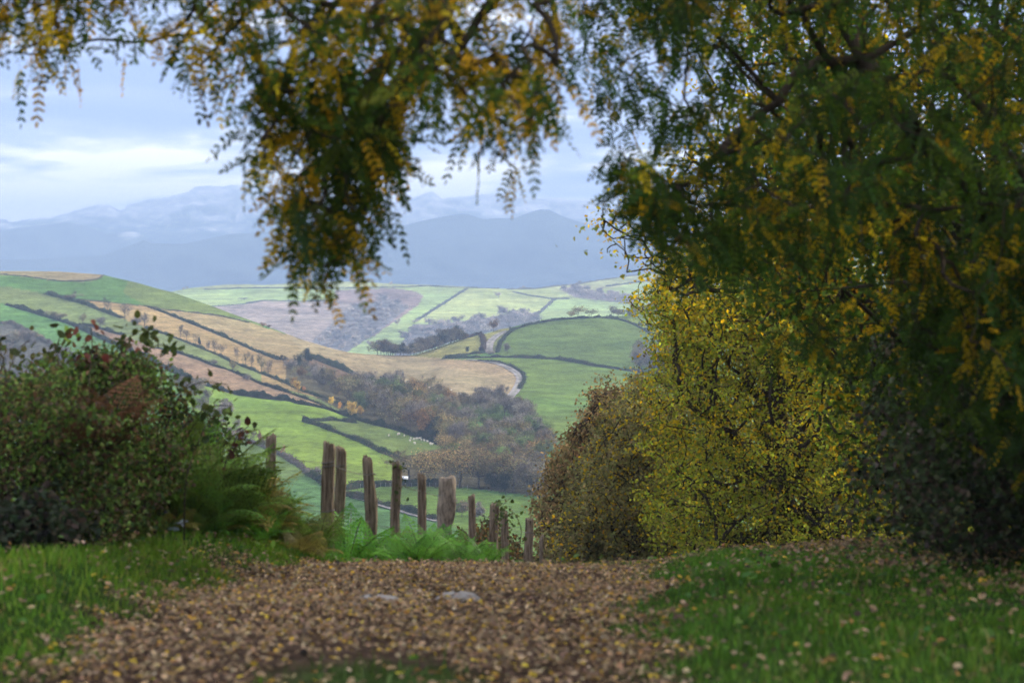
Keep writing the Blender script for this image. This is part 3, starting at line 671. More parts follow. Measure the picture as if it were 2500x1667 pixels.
for u, v, h, k, lb, wd in [
    (305, 785, 50, 'thin', 'tallest bare tree at the upper edge of the orange field', 1), (262, 763, 36, 'thin', 'slender bare tree just left of the tallest one on the orange field', 1),
    (352, 800, 40, 'thin', 'spreading bare tree right of the tallest one on the orange field', 1.2), (336, 793, 20, 'bush', 'small bare bush between two bare trees of the orange field', 1),
    (202, 794, 30, 'pale', 'small olive tree with a short trunk below the left hedge', 1.2), (245, 803, 30, 'bare', 'pale bare tree standing beside the brown bracken tip', 1),
    (143, 783, 24, 'bush', 'round grey bush growing out of the long left hedge', 1), (175, 733, 16, 'bush', 'dark bush at the top end of the thick left hedge', 1.3), (182, 728, 20, 'thin', 'little bare tree over the bush atop the left hill', 1),
    (440, 824, 34, 'thin', 'bare tree left of the paired trees mid orange field', 1), (455, 832, 30, 'thin', 'bare tree right of the paired trees mid orange field', 1), (487, 846, 26, 'dark', 'narrow dark ivy-clad tree in the orange field row', .6),
    (478, 842, 26, 'thin', 'thin bare tree beside the narrow dark ivy tree', 1), (508, 858, 28, 'thin', 'thin bare tree right of the narrow dark ivy tree', 1), (524, 866, 36, 'thin', 'tall bare tree below the middle of the orange field', 1),
    (540, 870, 34, 'thin', 'bare tree in the lower orange field row, leaning crown', 1), (578, 882, 34, 'thin', 'bare tree upslope of the greenish pole tree in the orange row', .9), (600, 896, 40, 'thin', 'tall thin tree left of the greenish pole tree', .9),
    (614, 900, 36, 'thin', 'thin tree immediately left of the greenish pole tree', .9), (638, 912, 46, 'pale', 'greenish slender tree near the end of the orange field', .9), (656, 918, 38, 'thin', 'bare tree right of the greenish slender tree', 1),
    (568, 907, 28, 'brown', 'compact brown tree on the thin hedge of the bracken field', .9), (520, 890, 14, 'bush', 'tiny bush on the thin hedge of the bracken field', 1),
    (728, 964, 36, 'yellow', 'bright yellow tree at the lower end of the orange strip', 1), (712, 950, 30, 'yellow', 'paler yellow tree just above the bright yellow one', 1), (742, 958, 18, 'orange', 'small orange tree beside the bright yellow one', 1),
    (808, 994, 26, 'yellow', 'small yellow tree between orange tree and hedge end', 1.1), (829, 1004, 26, 'orange', 'little orange tree between two yellow trees', .9), (862, 1026, 48, 'yellow', 'largest yellow tree at the edge of the valley wood', 1.1),
    (880, 1020, 30, 'yellow', 'yellow tree tucked behind the largest yellow tree', 1), (752, 890, 44, 'dark', 'tall dark round tree at the head of the gully', 1.1), (730, 896, 36, 'dark', 'lower dark round tree at the head of the gully', 1.2),
    (692, 884, 20, 'dark', 'small dark bush left of the gully head trees', 1.5), (706, 900, 26, 'bush', 'grey bush below the gully head trees', 1), (745, 905, 26, 'brown', 'brown tree in front of the gully head trees', 1),
    (860, 948, 34, 'thin', 'lone bare tree standing on the gully bracken', 1.2), (607, 930, 18, 'bush', 'low bush at the orange row end', 1), (643, 800, 14, 'rust', 'small rusty tree on the skyline of the saddle slope', 1.6), (656, 801, 9, 'rust', 'smaller rusty bush on the skyline of the saddle slope', 1.8),
    (632, 1083, 32, 'red', 'red-leaved small tree left of the lone fence post', 1), (618, 1078, 28, 'thin', 'bare sapling left of the red-leaved tree', 1), (646, 1088, 18, 'bush', 'bush right under the red-leaved tree', 1), (692, 1113, 26, 'red', 'faded pink-brown sapling right of the lone fence post', .8),
    (768, 1160, 22, 'bush', 'round grey bush behind the pair of tall posts', 1.1), (1142, 861, 17, 'dark', 'small dark pyramid tree in the yellow-green field', 1), (1172, 858, 12, 'dark', 'tiny dark bush beside the upper lane foot', .9), (1194, 866, 12, 'bush', 'bush at the bottom of the upper lane', 1.4),
    (1239, 866, 28, 'bare', 'lone round bare tree on the green knoll', 1.1), (1204, 809, 32, 'rust', 'rounded russet tree on the crest left of the knoll', 1.15), (1246, 806, 10, 'dark', 'dark little bush on the hedge of the upper lane', 1.2),
    (1412, 777, 34, 'oak', 'broad open-crowned tree on the knoll skyline', 1.15), (1396, 778, 22, 'oak', 'smaller tree left of the broad tree on the knoll skyline', 1), (1444, 776, 24, 'oak', 'small tree right of the broad tree on the knoll skyline', 1.1),
    (1562, 796, 12, 'dark', 'dark bush where hedges meet right of the knoll', 1.3), (1213, 1033, 26, 'lime', 'bright green small tree in the strip below the dark copse', 1.1), (1312, 1064, 24, 'lime', 'yellowish tree where the lane leaves the valley', 1.3),
    (1128, 1262, 50, 'bush', 'grey leafless bush behind the middle fence posts', .8), (1160, 1268, 44, 'bush', 'dark leafless bush behind the thin middle post', .7)]:
    plant(A, k, u, v, h, lb, cat_='bush' if k == 'bush' else 'tree', wide=wd)
# big oaks of the valley floor
for u, v, h, k, lb in [(1000, 1186, 94, 'oak', 'leftmost big ochre oak standing by the small shed'), (1060, 1189, 108, 'oak', 'big ochre oak right of the gap beside the shed oak'), (1122, 1190, 114, 'oak', 'dark-limbed oak in the middle of the valley oaks'),
                       (1168, 1192, 112, 'oak', 'ochre oak right of the dark-limbed one'), (1214, 1197, 104, 'oak', 'ochre oak fourth to the right of the dark-limbed one'), (1252, 1203, 92, 'brown', 'brownish oak at the right end of the valley oaks'),
                       (1286, 1212, 84, 'bare', 'grey-green leafless tree right of the valley oaks'), (1316, 1214, 80, 'dusk', 'dusky tree half behind the brown oak on the right'), (1234, 1206, 56, 'dark', 'dark ivy-clad tree under the right valley oaks'), (1200, 1198, 50, 'dark', 'dark ivy bush at the foot of the valley oaks')]:
    plant(A, k, u, v, h, lb, 'large oaks on the valley floor', wide=1.12)
g_ = np.random.default_rng(41)
def wood(S, poly, n, kinds, wts, h0, h1, texts, group, sep=13, wide=1.1):
    q = sample(poly, n * 6, g_); keep = []
    for p in q:
        if all((p[0] - k[0]) ** 2 + 3 * (p[1] - k[1]) ** 2 > sep ** 2 for k in keep): keep.append(p)
        if len(keep) >= n: break
    for p in sorted(keep, key=lambda a_: a_[1]):
        k = kinds[int(g_.choice(len(kinds), p=np.array(wts) / np.sum(wts)))]
        plant(S, k, p[0], p[1], float(g_.uniform(h0, h1)), texts[k], group, wide=wide)
TX = lambda where: {k: s + ' ' + where for k, s in dict(brown='brown-leaved tree', rust='rusty orange-brown tree', bare='grey leafless tree', thin='thin bare tree', green='dull green tree', dark='dark evergreen tree', dusk='dusky purple-brown tree',
      yellow='yellow tree', lime='light green tree', pale='pale yellowish tree', oak='ochre tree', bush='low bush', hazy='pale hazy tree').items()}
wood(A, [(780, 935), (850, 965), (940, 972), (1010, 985), (1090, 1000), (1120, 1035), (1180, 1075), (1320, 1072), (1340, 1090), (1330, 1135), (1250, 1150), (1150, 1125), (1080, 1085), (1000, 1055), (930, 1022), (880, 1012), (800, 960)], 120,
     ['brown', 'rust', 'bare', 'green', 'dark', 'dusk', 'yellow', 'oak'], [5, 3, 5, 3, 1.0, 2, .35, 4], 44, 76, TX('in the dense wood along the valley bottom'), 'trees of the valley wood', 17)
wood(A, [(1100, 1110), (1330, 1120), (1340, 1195), (1300, 1205), (1090, 1170)], 26, ['green', 'brown', 'dusk', 'bare', 'oak', 'lime'], [3, 3, 2, 2, 2, .5], 56, 80, TX('behind the big valley oaks'), 'trees behind the big oaks', 20)
wood(A, [(1140, 1010), (1180, 1000), (1240, 1004), (1296, 1024), (1300, 1046), (1220, 1034), (1140, 1026)], 30, ['dusk', 'bare', 'brown', 'dark', 'green'], [5, 4, 2, 1.2, 1], 38, 62, TX('in the dark copse by the winding lane'), 'trees of the lane copse', 11)
wood(A, [(700, 915), (740, 905), (860, 965), (960, 985), (940, 1000), (800, 955)], 26, ['brown', 'bare', 'thin', 'pale', 'rust', 'bush'], [3, 4, 3, 2, 1, 2], 20, 38, TX('along the gully under the saddle slope'), 'trees along the gully', 11)
wood(A, [(918, 866), (1009, 867), (1075, 847), (1122, 829), (1118, 826), (1070, 845), (1005, 866), (918, 865)], 52, ['dusk', 'dark', 'brown'], [5, 4, 1], 16, 40, TX('in the dark row on the crest left of the knoll'), 'dark tree row on the crest', 4.5, 1.35)
wood(A, [(1468, 775), (1560, 772), (1610, 756), (1640, 752), (1640, 762), (1560, 778)], 14, ['dusk', 'bare'], [3, 2], 20, 34, TX('on the skyline right of the knoll'), 'skyline trees right of the knoll', 9)
wood(A, [(1535, 900), (1600, 895), (1660, 905), (1660, 918), (1560, 912)], 12, ['dusk', 'dark', 'bare'], [4, 2, 2], 44, 66, TX('in the round clump on the knoll foot'), 'clump at the foot of the knoll', 14, 1.3)
wood(A, [(-60, 850), (30, 830), (120, 870), (210, 905), (240, 960), (-60, 960)], 24, ['bare', 'bush', 'dusk'], [6, 1, 1], 34, 56, TX('in the grey wood behind the bramble mound'), 'grey wood behind the brambles', 18)
wood(A, [(440, 930), (520, 970), (580, 1040), (600, 1075), (560, 1090), (470, 1000)], 12, ['bare', 'bush', 'dusk'], [4, 3, 2], 26, 44, TX('along the pasture edge behind the ferns'), 'bushes behind the ferns', 14)
# far hill
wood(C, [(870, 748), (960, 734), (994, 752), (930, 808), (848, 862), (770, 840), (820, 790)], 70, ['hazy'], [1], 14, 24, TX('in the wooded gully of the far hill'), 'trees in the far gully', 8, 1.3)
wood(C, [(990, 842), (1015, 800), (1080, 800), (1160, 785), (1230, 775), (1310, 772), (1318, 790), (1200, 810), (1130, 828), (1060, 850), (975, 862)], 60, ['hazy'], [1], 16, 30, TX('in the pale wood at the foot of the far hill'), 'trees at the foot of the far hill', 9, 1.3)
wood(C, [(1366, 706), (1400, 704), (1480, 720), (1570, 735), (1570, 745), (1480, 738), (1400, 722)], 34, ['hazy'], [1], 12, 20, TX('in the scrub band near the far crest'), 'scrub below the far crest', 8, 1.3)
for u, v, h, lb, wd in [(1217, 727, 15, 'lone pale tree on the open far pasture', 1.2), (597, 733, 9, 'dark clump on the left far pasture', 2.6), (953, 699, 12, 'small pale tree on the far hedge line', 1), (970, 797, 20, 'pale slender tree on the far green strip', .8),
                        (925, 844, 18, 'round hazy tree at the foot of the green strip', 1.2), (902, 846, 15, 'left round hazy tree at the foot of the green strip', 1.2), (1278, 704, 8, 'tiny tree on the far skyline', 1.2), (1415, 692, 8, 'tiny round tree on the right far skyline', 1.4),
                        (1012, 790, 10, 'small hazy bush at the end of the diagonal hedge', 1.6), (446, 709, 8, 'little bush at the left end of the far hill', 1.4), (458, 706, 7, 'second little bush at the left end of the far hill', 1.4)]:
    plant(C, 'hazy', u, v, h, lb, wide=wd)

# sheep: one continuous body each
def sheep_mesh():
    me = bpy.data.meshes.new('sheep'); o = bpy.data.objects.new('sheep', me); COL.objects.link(o)
    v = [(0, 0, .62), (.32, 0, .64), (-.34, 0, .62), (.52, 0, .74), (.66, 0, .86), (.80, 0, .80), (-.46, 0, .60)]; e = [(0, 1), (0, 2), (1, 3), (3, 4), (4, 5), (2, 6)]; r = [.27, .25, .25, .15, .10, .06, .09]
    for x, y, src in ((.30, .13, 1), (.30, -.13, 1), (-.32, .13, 2), (-.32, -.13, 2)):
        i = len(v); v += [(x, y, .36), (x + .02, y, .0)]; e += [(src, i), (i, i + 1)]; r += [.075, .04]
    me.from_pydata(v, e, []); o.modifiers.new('s', 'SKIN'); o.modifiers.new('d', 'SUBSURF').levels = 1
    for i, q in enumerate(r): me.skin_vertices[0].data[i].radius = (q, q)
    me.skin_vertices[0].data[0].use_root = True
    dg = bpy.context.evaluated_depsgraph_get(); m2 = bpy.data.meshes.new_from_object(o.evaluated_get(dg)); m2.materials.clear(); m2.materials.append(M_WOOL)
    bpy.data.objects.remove(o); m2.name = 'sheep'; return m2
SHEEP = sheep_mesh(); g_ = np.random.default_rng(77)
def sheep(u, v, label, group):
    p = A.on(u, v); o = bpy.data.objects.new('sheep', SHEEP); COL.objects.link(o); o.location = tuple(float(q) for q in p); o.rotation_euler = (0, 0, float(g_.uniform(0, 6.28))); s = float(g_.uniform(.8, .98)); o.scale = (s, s, s)
    tag(o, label, 'sheep', group)
for u, v, lb in [(949, 1066, 'white sheep standing farthest left alone in the small sheep field'), (971, 1063, 'white sheep left of the close pair near the field hedge'), (975, 1062, 'white sheep right of the close pair near the field hedge'),
                 (987, 1066, 'white sheep between the close pair and the main flock'), (1013, 1085, 'white sheep standing below all others of the flock')]: sheep(u, v, lb, 'sheep in the small hedged field')
for u, v in [(1003, 1073), (1010, 1075), (1017, 1074), (1029, 1076), (1001, 1078), (1036, 1078), (1044, 1080), (1050, 1086), (1054, 1087), (1024, 1073)]: sheep(u, v, 'white sheep in the main flock of the small hedged field', 'sheep in the small hedged field')
for i in range(46):
    t = g_.uniform(0, 1); u = 930 + 255 * t; v = 925 + 54 * t + g_.normal(0, 4); sheep(u, v, 'tiny white sheep grazing the lower edge of the straw-coloured slope', 'sheep on the straw-coloured slope')

# small shed by the left oak
def bxs(boxes):
    V, Q = [], []
    for (x0, x1, y0, y1, z0, z1) in boxes:
        o = len(V); V += [(x, y, z) for x in (x0, x1) for y in (y0, y1) for z in (z0, z1)]; Q += [tuple(o + k for k in f) for f in ((0, 1, 3, 2), (4, 6, 7, 5), (0, 4, 5, 1), (2, 3, 7, 6), (0, 2, 6, 4), (1, 5, 7, 3))]
    return V, Q
p = A.on(984, 1182); sh = empty('shed', p); tag(sh, 'small low shed with pale roof and teal wall beside the left oak', 'shed')
mesh('wall', *bxs([(-1.1, 1.1, -.9, .9, -.4, 1.25)]), None, M_SHEDW, sh)
V = [(-1.3, -1.1, 1.25), (1.3, -1.1, 1.25), (1.3, 1.1, 1.9), (-1.3, 1.1, 1.9), (-1.3, -1.1, 1.35), (1.3, -1.1, 1.35), (1.3, 1.1, 2.0), (-1.3, 1.1, 2.0)]
mesh('roof', V, [(0, 3, 2, 1), (4, 5, 6, 7), (0, 1, 5, 4), (1, 2, 6, 5), (2, 3, 7, 6), (3, 0, 4, 7)], None, M_SHEDR, sh)
mesh('door', *bxs([(-.35, .35, -.93, -.9, -.3, 1.05)]), None, M_SHEDR, sh)
# wire fence with pale stakes along the oak hedge, and a pole on the knoll
fr = empty('stake_fence', A.on(960, 1186)); tag(fr, 'line of small pale stakes with wire in front of the oak hedge', 'fence')
o0 = np.array(fr.location); X = resample(A, [(880, 1191), (963, 1188), (1036, 1187.5), (1100, 1189), (1141, 1194)], 1.5)
for i, q in enumerate(X): mesh('stake', [tuple(np.array(a_) + q - o0) for a_ in bxs([(-.05, .05, -.05, .05, -.2, 1.05)])[0]], bxs([(0, 0, 0, 0, 0, 0)])[1], None, M_STONE, fr) if i < 90 else None
V, Q = tubes(X - o0 + np.array([0, 0, .9]), np.arange(-1, len(X) - 1), np.full(len(X), .012), 4, 0, 1); mesh('wire', V, Q, None, M_WIRE, fr)
p = A.on(1577, 846); V, Q = tubes(np.array([[0, 0, -1.], [0, 0, 5], [0, 0, 10.5]]), np.array([-1, 0, 1]), np.array([.15, .13, .10]), 8, 0, 2); V2, Q2 = bxs([(-.7, .7, -.06, .06, 9.7, 9.85)])
V, Q = cat([(V, Q), (np.array(V2, float), np.array(Q2))]); o = mesh('utility_pole', V, Q, None, M_FARBARK); o.location = tuple(float(q) for q in p); tag(o, 'thin wooden utility pole rising above the clump at the knoll foot', 'pole')

# ------------------------------------------------------------------ near ground: the path over the crest
_py = np.array([-30, -5, 0, 5, 8, 11, 14, 16.5, 18.5, 20, 22, 24, 26, 29, 33, 40, 52, 70, 100, 200, 320, 420, 520.])
_pz = np.array([-1.3, -1.33, -1.38, -1.47, -1.57, -1.80, -2.06, -2.28, -2.51, -2.74, -3.07, -3.42, -3.80, -4.40, -5.25, -6.9, -9.8, -14.4, -22, -46, -66, -74, -80])
def sst(x): x = np.clip(x, 0, 1); return x * x * (3 - 2 * x)
def path_edges(y):
    l = np.interp(y, [0, 8, 11, 15, 19, 30], [-2.3, -2.15, -2.08, -1.98, -1.75, -1.6]); r = np.interp(y, [0, 8, 12, 15, 19, 30], [.35, .50, .85, 1.10, 1.52, 2.2]); return l, r
def gz(x, y):
    x = np.asarray(x, float); y = np.asarray(y, float); l, r = path_edges(y)
    out_ = np.maximum(l - x, x - r)
    left = (l - x) > (x - r)
    rise = np.where(left, .29 * sst((out_ + .1) / .75) + .035 * np.clip(out_ - 1.0, 0, 25), .11 * sst((out_ + .2) / .8) + .065 * np.clip(out_ - 1.1, 0, 4) + .03 * np.clip(out_ - 5, 0, 25))
    z = np.interp(y, _py, _pz)
    for dy in (-1.2, 1.2): z = z + np.interp(y + dy, _py, _pz)
    return z / 3 + rise * np.clip(1 - (y - 40) / 60, 0, 1) + .035 * wob(x, y, 1.1, 6) + .012 * wob(x, y, 3.4, 9)
def pathmask(x, y):
    l, r = path_edges(y); e = .26 * wob(x, y, 1.6, 2) + .22 * wob(x, y, 6., 4); m = np.minimum(x - l, r - x) + e
    m = sst(m / .35 + .5)
    for (cx_, cy_, a_, b_) in ((-.62, 8.0, .42, .55), (.25, 18.6, .85, .9), (-1.2, 18.7, .7, .6), (1.2, 17.5, .5, .7)):
        m = m * (1 - .9 * sst(1.5 - np.hypot((x - cx_) / a_, (y - cy_) / b_) + .4 * wob(x, y, 4, 1)))
    return m
gxs = np.concatenate([np.linspace(-260, -12, 24), np.arange(-11.5, 11.5, .16), np.linspace(12, 260, 24)]); gys = np.concatenate([np.linspace(-30, 4, 12), np.arange(4.3, 26, .16), np.geomspace(26.3, 520, 50)])
GX, GY = np.meshgrid(gxs, gys); GZ = gz(GX, GY); pm = pathmask(GX, GY)[..., None]
soil = np.array([.085, .058, .042, .9]); turf = np.array([.040, .075, .018, .9])
tag(mesh('ground', np.stack([GX, GY, GZ], -1).reshape(-1, 3), grid_faces(len(gys), len(gxs)), (soil * pm + turf * (1 - pm)).reshape(-1, 4), fieldmat('verge', 9.0, (1.5, 1.5, 1.5)), smooth=True), kind='structure')

g = np.random.default_rng(12)
# fallen leaves: thick on the path, scattered over the verges
def litter(n, xr, yr, keep, size, cols, wts, name, up_=0.0):
    y = np.sqrt(g.uniform(yr[0] ** 2, yr[1] ** 2, n)); x = g.uniform(*xr, n); k = g.uniform(0, 1, n) < keep(x, y); x, y = x[k], y[k]; n = len(x)
    B = np.stack([x, y, gz(x, y) + g.uniform(.012, .05 + up_, n)], -1); ax = rdir(n, g) * np.array([1, 1, .35]); nm = np.array([0, 0, 1.]) + g.normal(0, .42, (n, 3))
    L = size * g.uniform(.6, 1.5, n); V, Q = ovals(B, ax, nm, L, L * g.uniform(.5, .8, n))
    tag(mesh(name, V, Q, np.repeat(mixcol(n, cols, wts, g, .25), 6, 0), M_LEAF2), kind='stuff')
LIT = ([(.45, .315, .17), (.31, .21, .125), (.60, .44, .24), (.12, .082, .052), (.74, .49, .06), (.46, .25, .08), (.52, .42, .25)], [5, 5, 2.5, 5, 1.6, 1, 1])
litter(140000, (-2.5, 2.3), (6, 21), lambda x, y: pathmask(x, y) * np.clip(.62 + .55 * wob(x, y * .6, 1.7, 11) + .25 * wob(x, y, 6, 12), .12, 1) + .02, .028, *LIT, 'fallen_leaves')
litter(120000, (-7, 9), (6, 21), lambda x, y: (1 - pathmask(x, y)) * (.08 + .75 * sst((x - 1.9) / 1.3) * sst(wob(x, y, 1.2, 8) * 1.4 + .75) + .2 * sst((-2.0 - x) / -.8) * (x < 0)), .034, *LIT, 'fallen_leaves', .04)
litter(9000, (-7, 9), (6, 21), lambda x, y: (1 - pathmask(x, y)) * np.clip(.25 + .6 * wob(x, y, 1.1, 15), 0, 1), .05, [(.09, .20, .03), (.06, .15, .03), (.13, .22, .05)], [2, 2, 1], 'weeds', .06)
# grass blades
def grass(n, xr, yr, keep, h, cols, wts):
    y = np.sqrt(g.uniform(yr[0] ** 2, yr[1] ** 2, n)); x = g.uniform(*xr, n); k = g.uniform(0, 1, n) < keep(x, y); x, y = x[k], y[k]; n = len(x)
    B = np.stack([x, y, gz(x, y) - .01], -1); hh = h * g.uniform(.4, 1.35, n) * (1 + .5 * wob(x, y, 1.7, 7)); hh = np.maximum(hh, .03); a_ = g.uniform(0, 6.28, n); w_ = .0042 * g.uniform(.7, 1.5, n)
    s_ = np.stack([np.cos(a_), np.sin(a_), 0 * a_], -1); ln = np.stack([-np.sin(a_), np.cos(a_), 0 * a_], -1) * (hh * g.uniform(.1, .9, n))[:, None]
    up = np.array([0, 0, 1.]); V = np.stack([B - s_ * w_[:, None], B + s_ * w_[:, None], B + s_ * w_[:, None] * .7 + ln * .4 + up * hh[:, None] * .62, B - s_ * w_[:, None] * .7 + ln * .4 + up * hh[:, None] * .62, B + ln + up * hh[:, None] * .95 + s_ * .001, B + ln + up * hh[:, None] * .95 - s_ * .001], 1).reshape(-1, 3)
    i = np.arange(n)[:, None] * 6; Q = np.concatenate([i + np.array([[0, 1, 2, 3]]), i + np.array([[3, 2, 4, 5]])])
    c_ = mixcol(n, cols, wts, g, .2); pt = sst(.5 + .9 * wob(x, y, 1.3, 13))[:, None]; c_ = c_ * (1 + .28 * wob(x, y, .8, 14)[:, None]) * (1 - .35 * pt) + .35 * pt * c_ * np.array([1.5, 1.02, 1.0]); tag(mesh('grass', V, Q, np.repeat(c_, 6, 0), M_GRASS), kind='stuff')
GRC = ([(.11, .245, .022), (.085, .20, .018), (.16, .28, .03), (.26, .25, .08)], [4, 3, 2.5, .8])
grass(210000, (-8, -1.0), (6.5, 22), lambda x, y: (1 - pathmask(x, y)) * np.clip(.35 + 1.1 * sst(wob(x, y, .9, 3) + .6), 0, 1), .064, *GRC)
grass(230000, (.1, 9), (6.5, 23), lambda x, y: (1 - pathmask(x, y)) * np.clip(1.2 - .62 * np.clip(x - 1.3, 0, 1.6) + .55 * wob(x, y, 1.2, 8), .10, 1), .056, [(.085, .21, .02), (.065, .17, .017), (.12, .235, .026), (.2, .2, .06)], [4, 3, 2, .6])  # right verge blades coloured darker to carry the shade there
grass(14000, (-1.9, 1.4), (6.5, 20), lambda x, y: np.clip(1 - pathmask(x, y), 0, 1), .07, [(.05, .10, .02), (.07, .12, .03)], [1, 1])

# flat stones set in the path
for u, y, sx, lb in ((915, 12.1, .19, 'flat grey stone bedded in the leaf-strewn path, the left one'), (1118, 12.7, .15, 'flat grey stone bedded in the leaf-strewn path, the right one')):
    x = (u - CX) / F * y; n1, n2 = 14, 7; th, ph = np.meshgrid(np.linspace(0, 2 * np.pi, n1), np.linspace(-1.5, 1.5, n2)); rr = 1 + .15 * wob(th * 2, ph, 1.3, 3)
    V = np.stack([sx * rr * np.cos(th) * np.cos(ph) ** .6, .6 * sx * rr * np.sin(th) * np.cos(ph) ** .6, .075 * np.sin(ph) + .01 * wob(th, ph, 4, 2)], -1)
    o = mesh('flat_stone', V.reshape(-1, 3), grid_faces(n2, n1), None, M_STONE, smooth=True); o.location = (x, y, float(gz(x, y)) - .012); tag(o, lb, 'stone')

# ------------------------------------------------------------------ fence posts
POSTS = [(663, 1065, 24, 23, 0, 'lone weathered post standing in the ferns apart from the rest'), (802, 1087, 20, 29, .01, 'tall dark brown post nearest the ferns, first of the close pair'), (833, 1096, 20.8, 26, .05, 'lighter post hidden half behind a taller one, second of the close pair'),
         (903, 1119, 22, 26, .02, 'wavy pale post with a twisted grain between the close pair and the ivy post'), (963, 1134, 23.4, 24, -.05, 'leaning post with a sprig of ivy on its top'), (1027, 1160, 24.8, 22, -.045, 'plain round-topped post left of the thick gnarled one'),
         (1088, 1169, 26, 41, .03, 'thick gnarled pale post with peeling bark and a waist'), (1149, 1211, 27.6, 19, -.03, 'slim post immediately right of the thick gnarled one'), (1206, 1231, 28.8, 22, 0, 'post with ivy, left one of the second close pair'),
         (1229, 1246, 29.6, 20, -.04, 'post with ivy, right one of the second close pair'), (1290, 1267, 33, 20, 0, 'dark straight post standing alone before the big brown oak'), (1321, 1309, 41, 11, -.03, 'small distant post sinking behind the path crest'),
         (1369, 1334, 47, 12, -.05, 'smaller distant post next beyond, before the oak foot'), (1404, 1364, 53, 14, -.05, 'last stubby post just showing over the path crest')]
def post(i, u, vt, d, wpx, lean, label):
    g = np.random.default_rng(100 + i + (7 if i == 6 else 0)); x = (u - CX) / F * d; top = (HY - vt) / F * d; zb = float(gz(x, d)); H = top - zb; r0 = wpx / F * d * .5; S_, n = 22, 34
    th = np.arange(S_) * 2 * np.pi / S_; zz = np.linspace(-.25, H, n); T, Z = np.meshgrid(th, zz); ph = g.uniform(0, 6.28, 8)
    rr = 1 + .10 * np.sin(2 * T + ph[0] + Z * 1.5) + .07 * np.sin(3 * T + ph[1] - Z * 1.1) + .05 * np.sin(7 * T + ph[2] + .7 * np.sin(Z * 3)) + .05 * np.sin(Z * 5 + ph[3]) + .025 * np.sin(11 * T + ph[5] + Z) + .02 * g.normal(0, 1, T.shape)
    if i == 6: rr = 1 + .16 * (rr - 1); rr += .22 * np.exp(-((Z - H * .30) / .17) ** 2) - .16 * np.exp(-((Z - H * .56) / .08) ** 2) + .10 * np.exp(-((Z - H * .75) / .12) ** 2) + .07 * np.sin(5 * T + 9 * Z)
    else: rr *= 1.05 - .10 * Z / H
    if i == 3: rr += .16 * np.exp(-((Z - H * .62) / .12) ** 2)
    bx_ = lean * (Z - H) + (.028 if i in (3, 4, 6) else .011) * np.sin(Z * 4.2 + ph[4]); by_ = .006 * np.sin(Z * 3 + ph[6])
    Zc = Z + (Z > H - .02) * (.022 * np.cos(T + ph[7]) + .012 * g.normal(0, 1, T.shape))
    V = np.stack([r0 * rr * np.cos(T) + bx_, r0 * rr * np.sin(T) * .9 + by_, Zc], -1)
    top_in = V[-1] * np.array([.55, .55, 1]) + np.array([0, 0, .006]); cen = np.repeat(top_in.mean(0)[None], S_, 0)
    W = np.concatenate([V, top_in[None], cen[None]], 0); a_ = np.arange(n + 1)[:, None] * S_; k = np.arange(S_)[None]; Q = np.stack([a_ + k, a_ + (k + 1) % S_, a_ + S_ + (k + 1) % S_, a_ + S_ + k], -1).reshape(-1, 4)
    o = mesh('fence_post', W.reshape(-1, 3), Q, None, M_POST2 if i == 6 else M_POST, smooth=True); o.location = (x, d, zb); o.rotation_euler = (0, 0, float(g.uniform(-.3, .3)))
    if i in (1, 2, 3, 10):
        for hz in ((H * .86,) if i != 1 else (H * .86, H * .83, H * .45)):
            th2 = np.arange(17) * 2 * np.pi / 16; X = np.stack([r0 * 1.12 * np.cos(th2) + lean * (hz - H), r0 * 1.02 * np.sin(th2), hz + .012 * np.sin(th2 + i)], -1); V, Q = tubes(X, np.arange(-1, 16), np.full(17, .006), 4, 0, 1, g); mesh('wire_loop', V, Q, None, M_WIRE, o)
    if i in (4, 8, 9):
        m = 46; hz = H - np.abs(g.normal(0, .22, m)); a2 = g.uniform(0, 6.28, m); Bp = np.stack([r0 * 1.15 * np.cos(a2) + lean * (hz - H) + .05, r0 * 1.15 * np.sin(a2), hz + .04], -1); L = .05 * g.uniform(.6, 1.3, m); V, Q = ovals(Bp, rdir(m, g), rdir(m, g), L, L * .8); mesh('ivy', V, Q, np.repeat(mixcol(m, [(.05, .08, .025), (.10, .13, .04)], [2, 1], g), 6, 0), M_LEAF2, o)
    tag(o, label, 'fence post', 'rough wooden fence posts along the path'); return np.array([x, d, zb]), H
PP = [post(i, *p) for i, p in enumerate(POSTS)]
for fr_, lb in ((.86, 'upper strand of thin fence wire strung between the wooden posts'), (.45, 'lower strand of thin fence wire strung between the wooden posts')):
    nodes = []
    seq = [k for k in range(len(PP)) if k != 2]
    for a_, b_ in zip(seq[:-1], seq[1:]):
        pa = PP[a_][0] + np.array([.0, -.075, PP[a_][1] * fr_]); pb = PP[b_][0] + np.array([.0, -.075, PP[b_][1] * fr_])
        for t in np.linspace(0, 1, 9)[:-1]: nodes.append(pa + (pb - pa) * t - np.array([0, 0, .10 * t * (1 - t)]))
    nodes.append(pb); X = np.array(nodes); V, Q = tubes(X, np.arange(-1, len(X) - 1), np.full(len(X), .0035), 4, 0, 1)
    m_ = len(X); bd = X[np.arange(0, m_)] ; V2, Q2 = diamonds(bd, rdir(m_, g), rdir(m_, g), .045, .008); V, Q = cat([(V, Q), (V2, Q2)])
    tag(mesh('fence_wire', V, Q, None, M_WIRE), lb, 'wire')

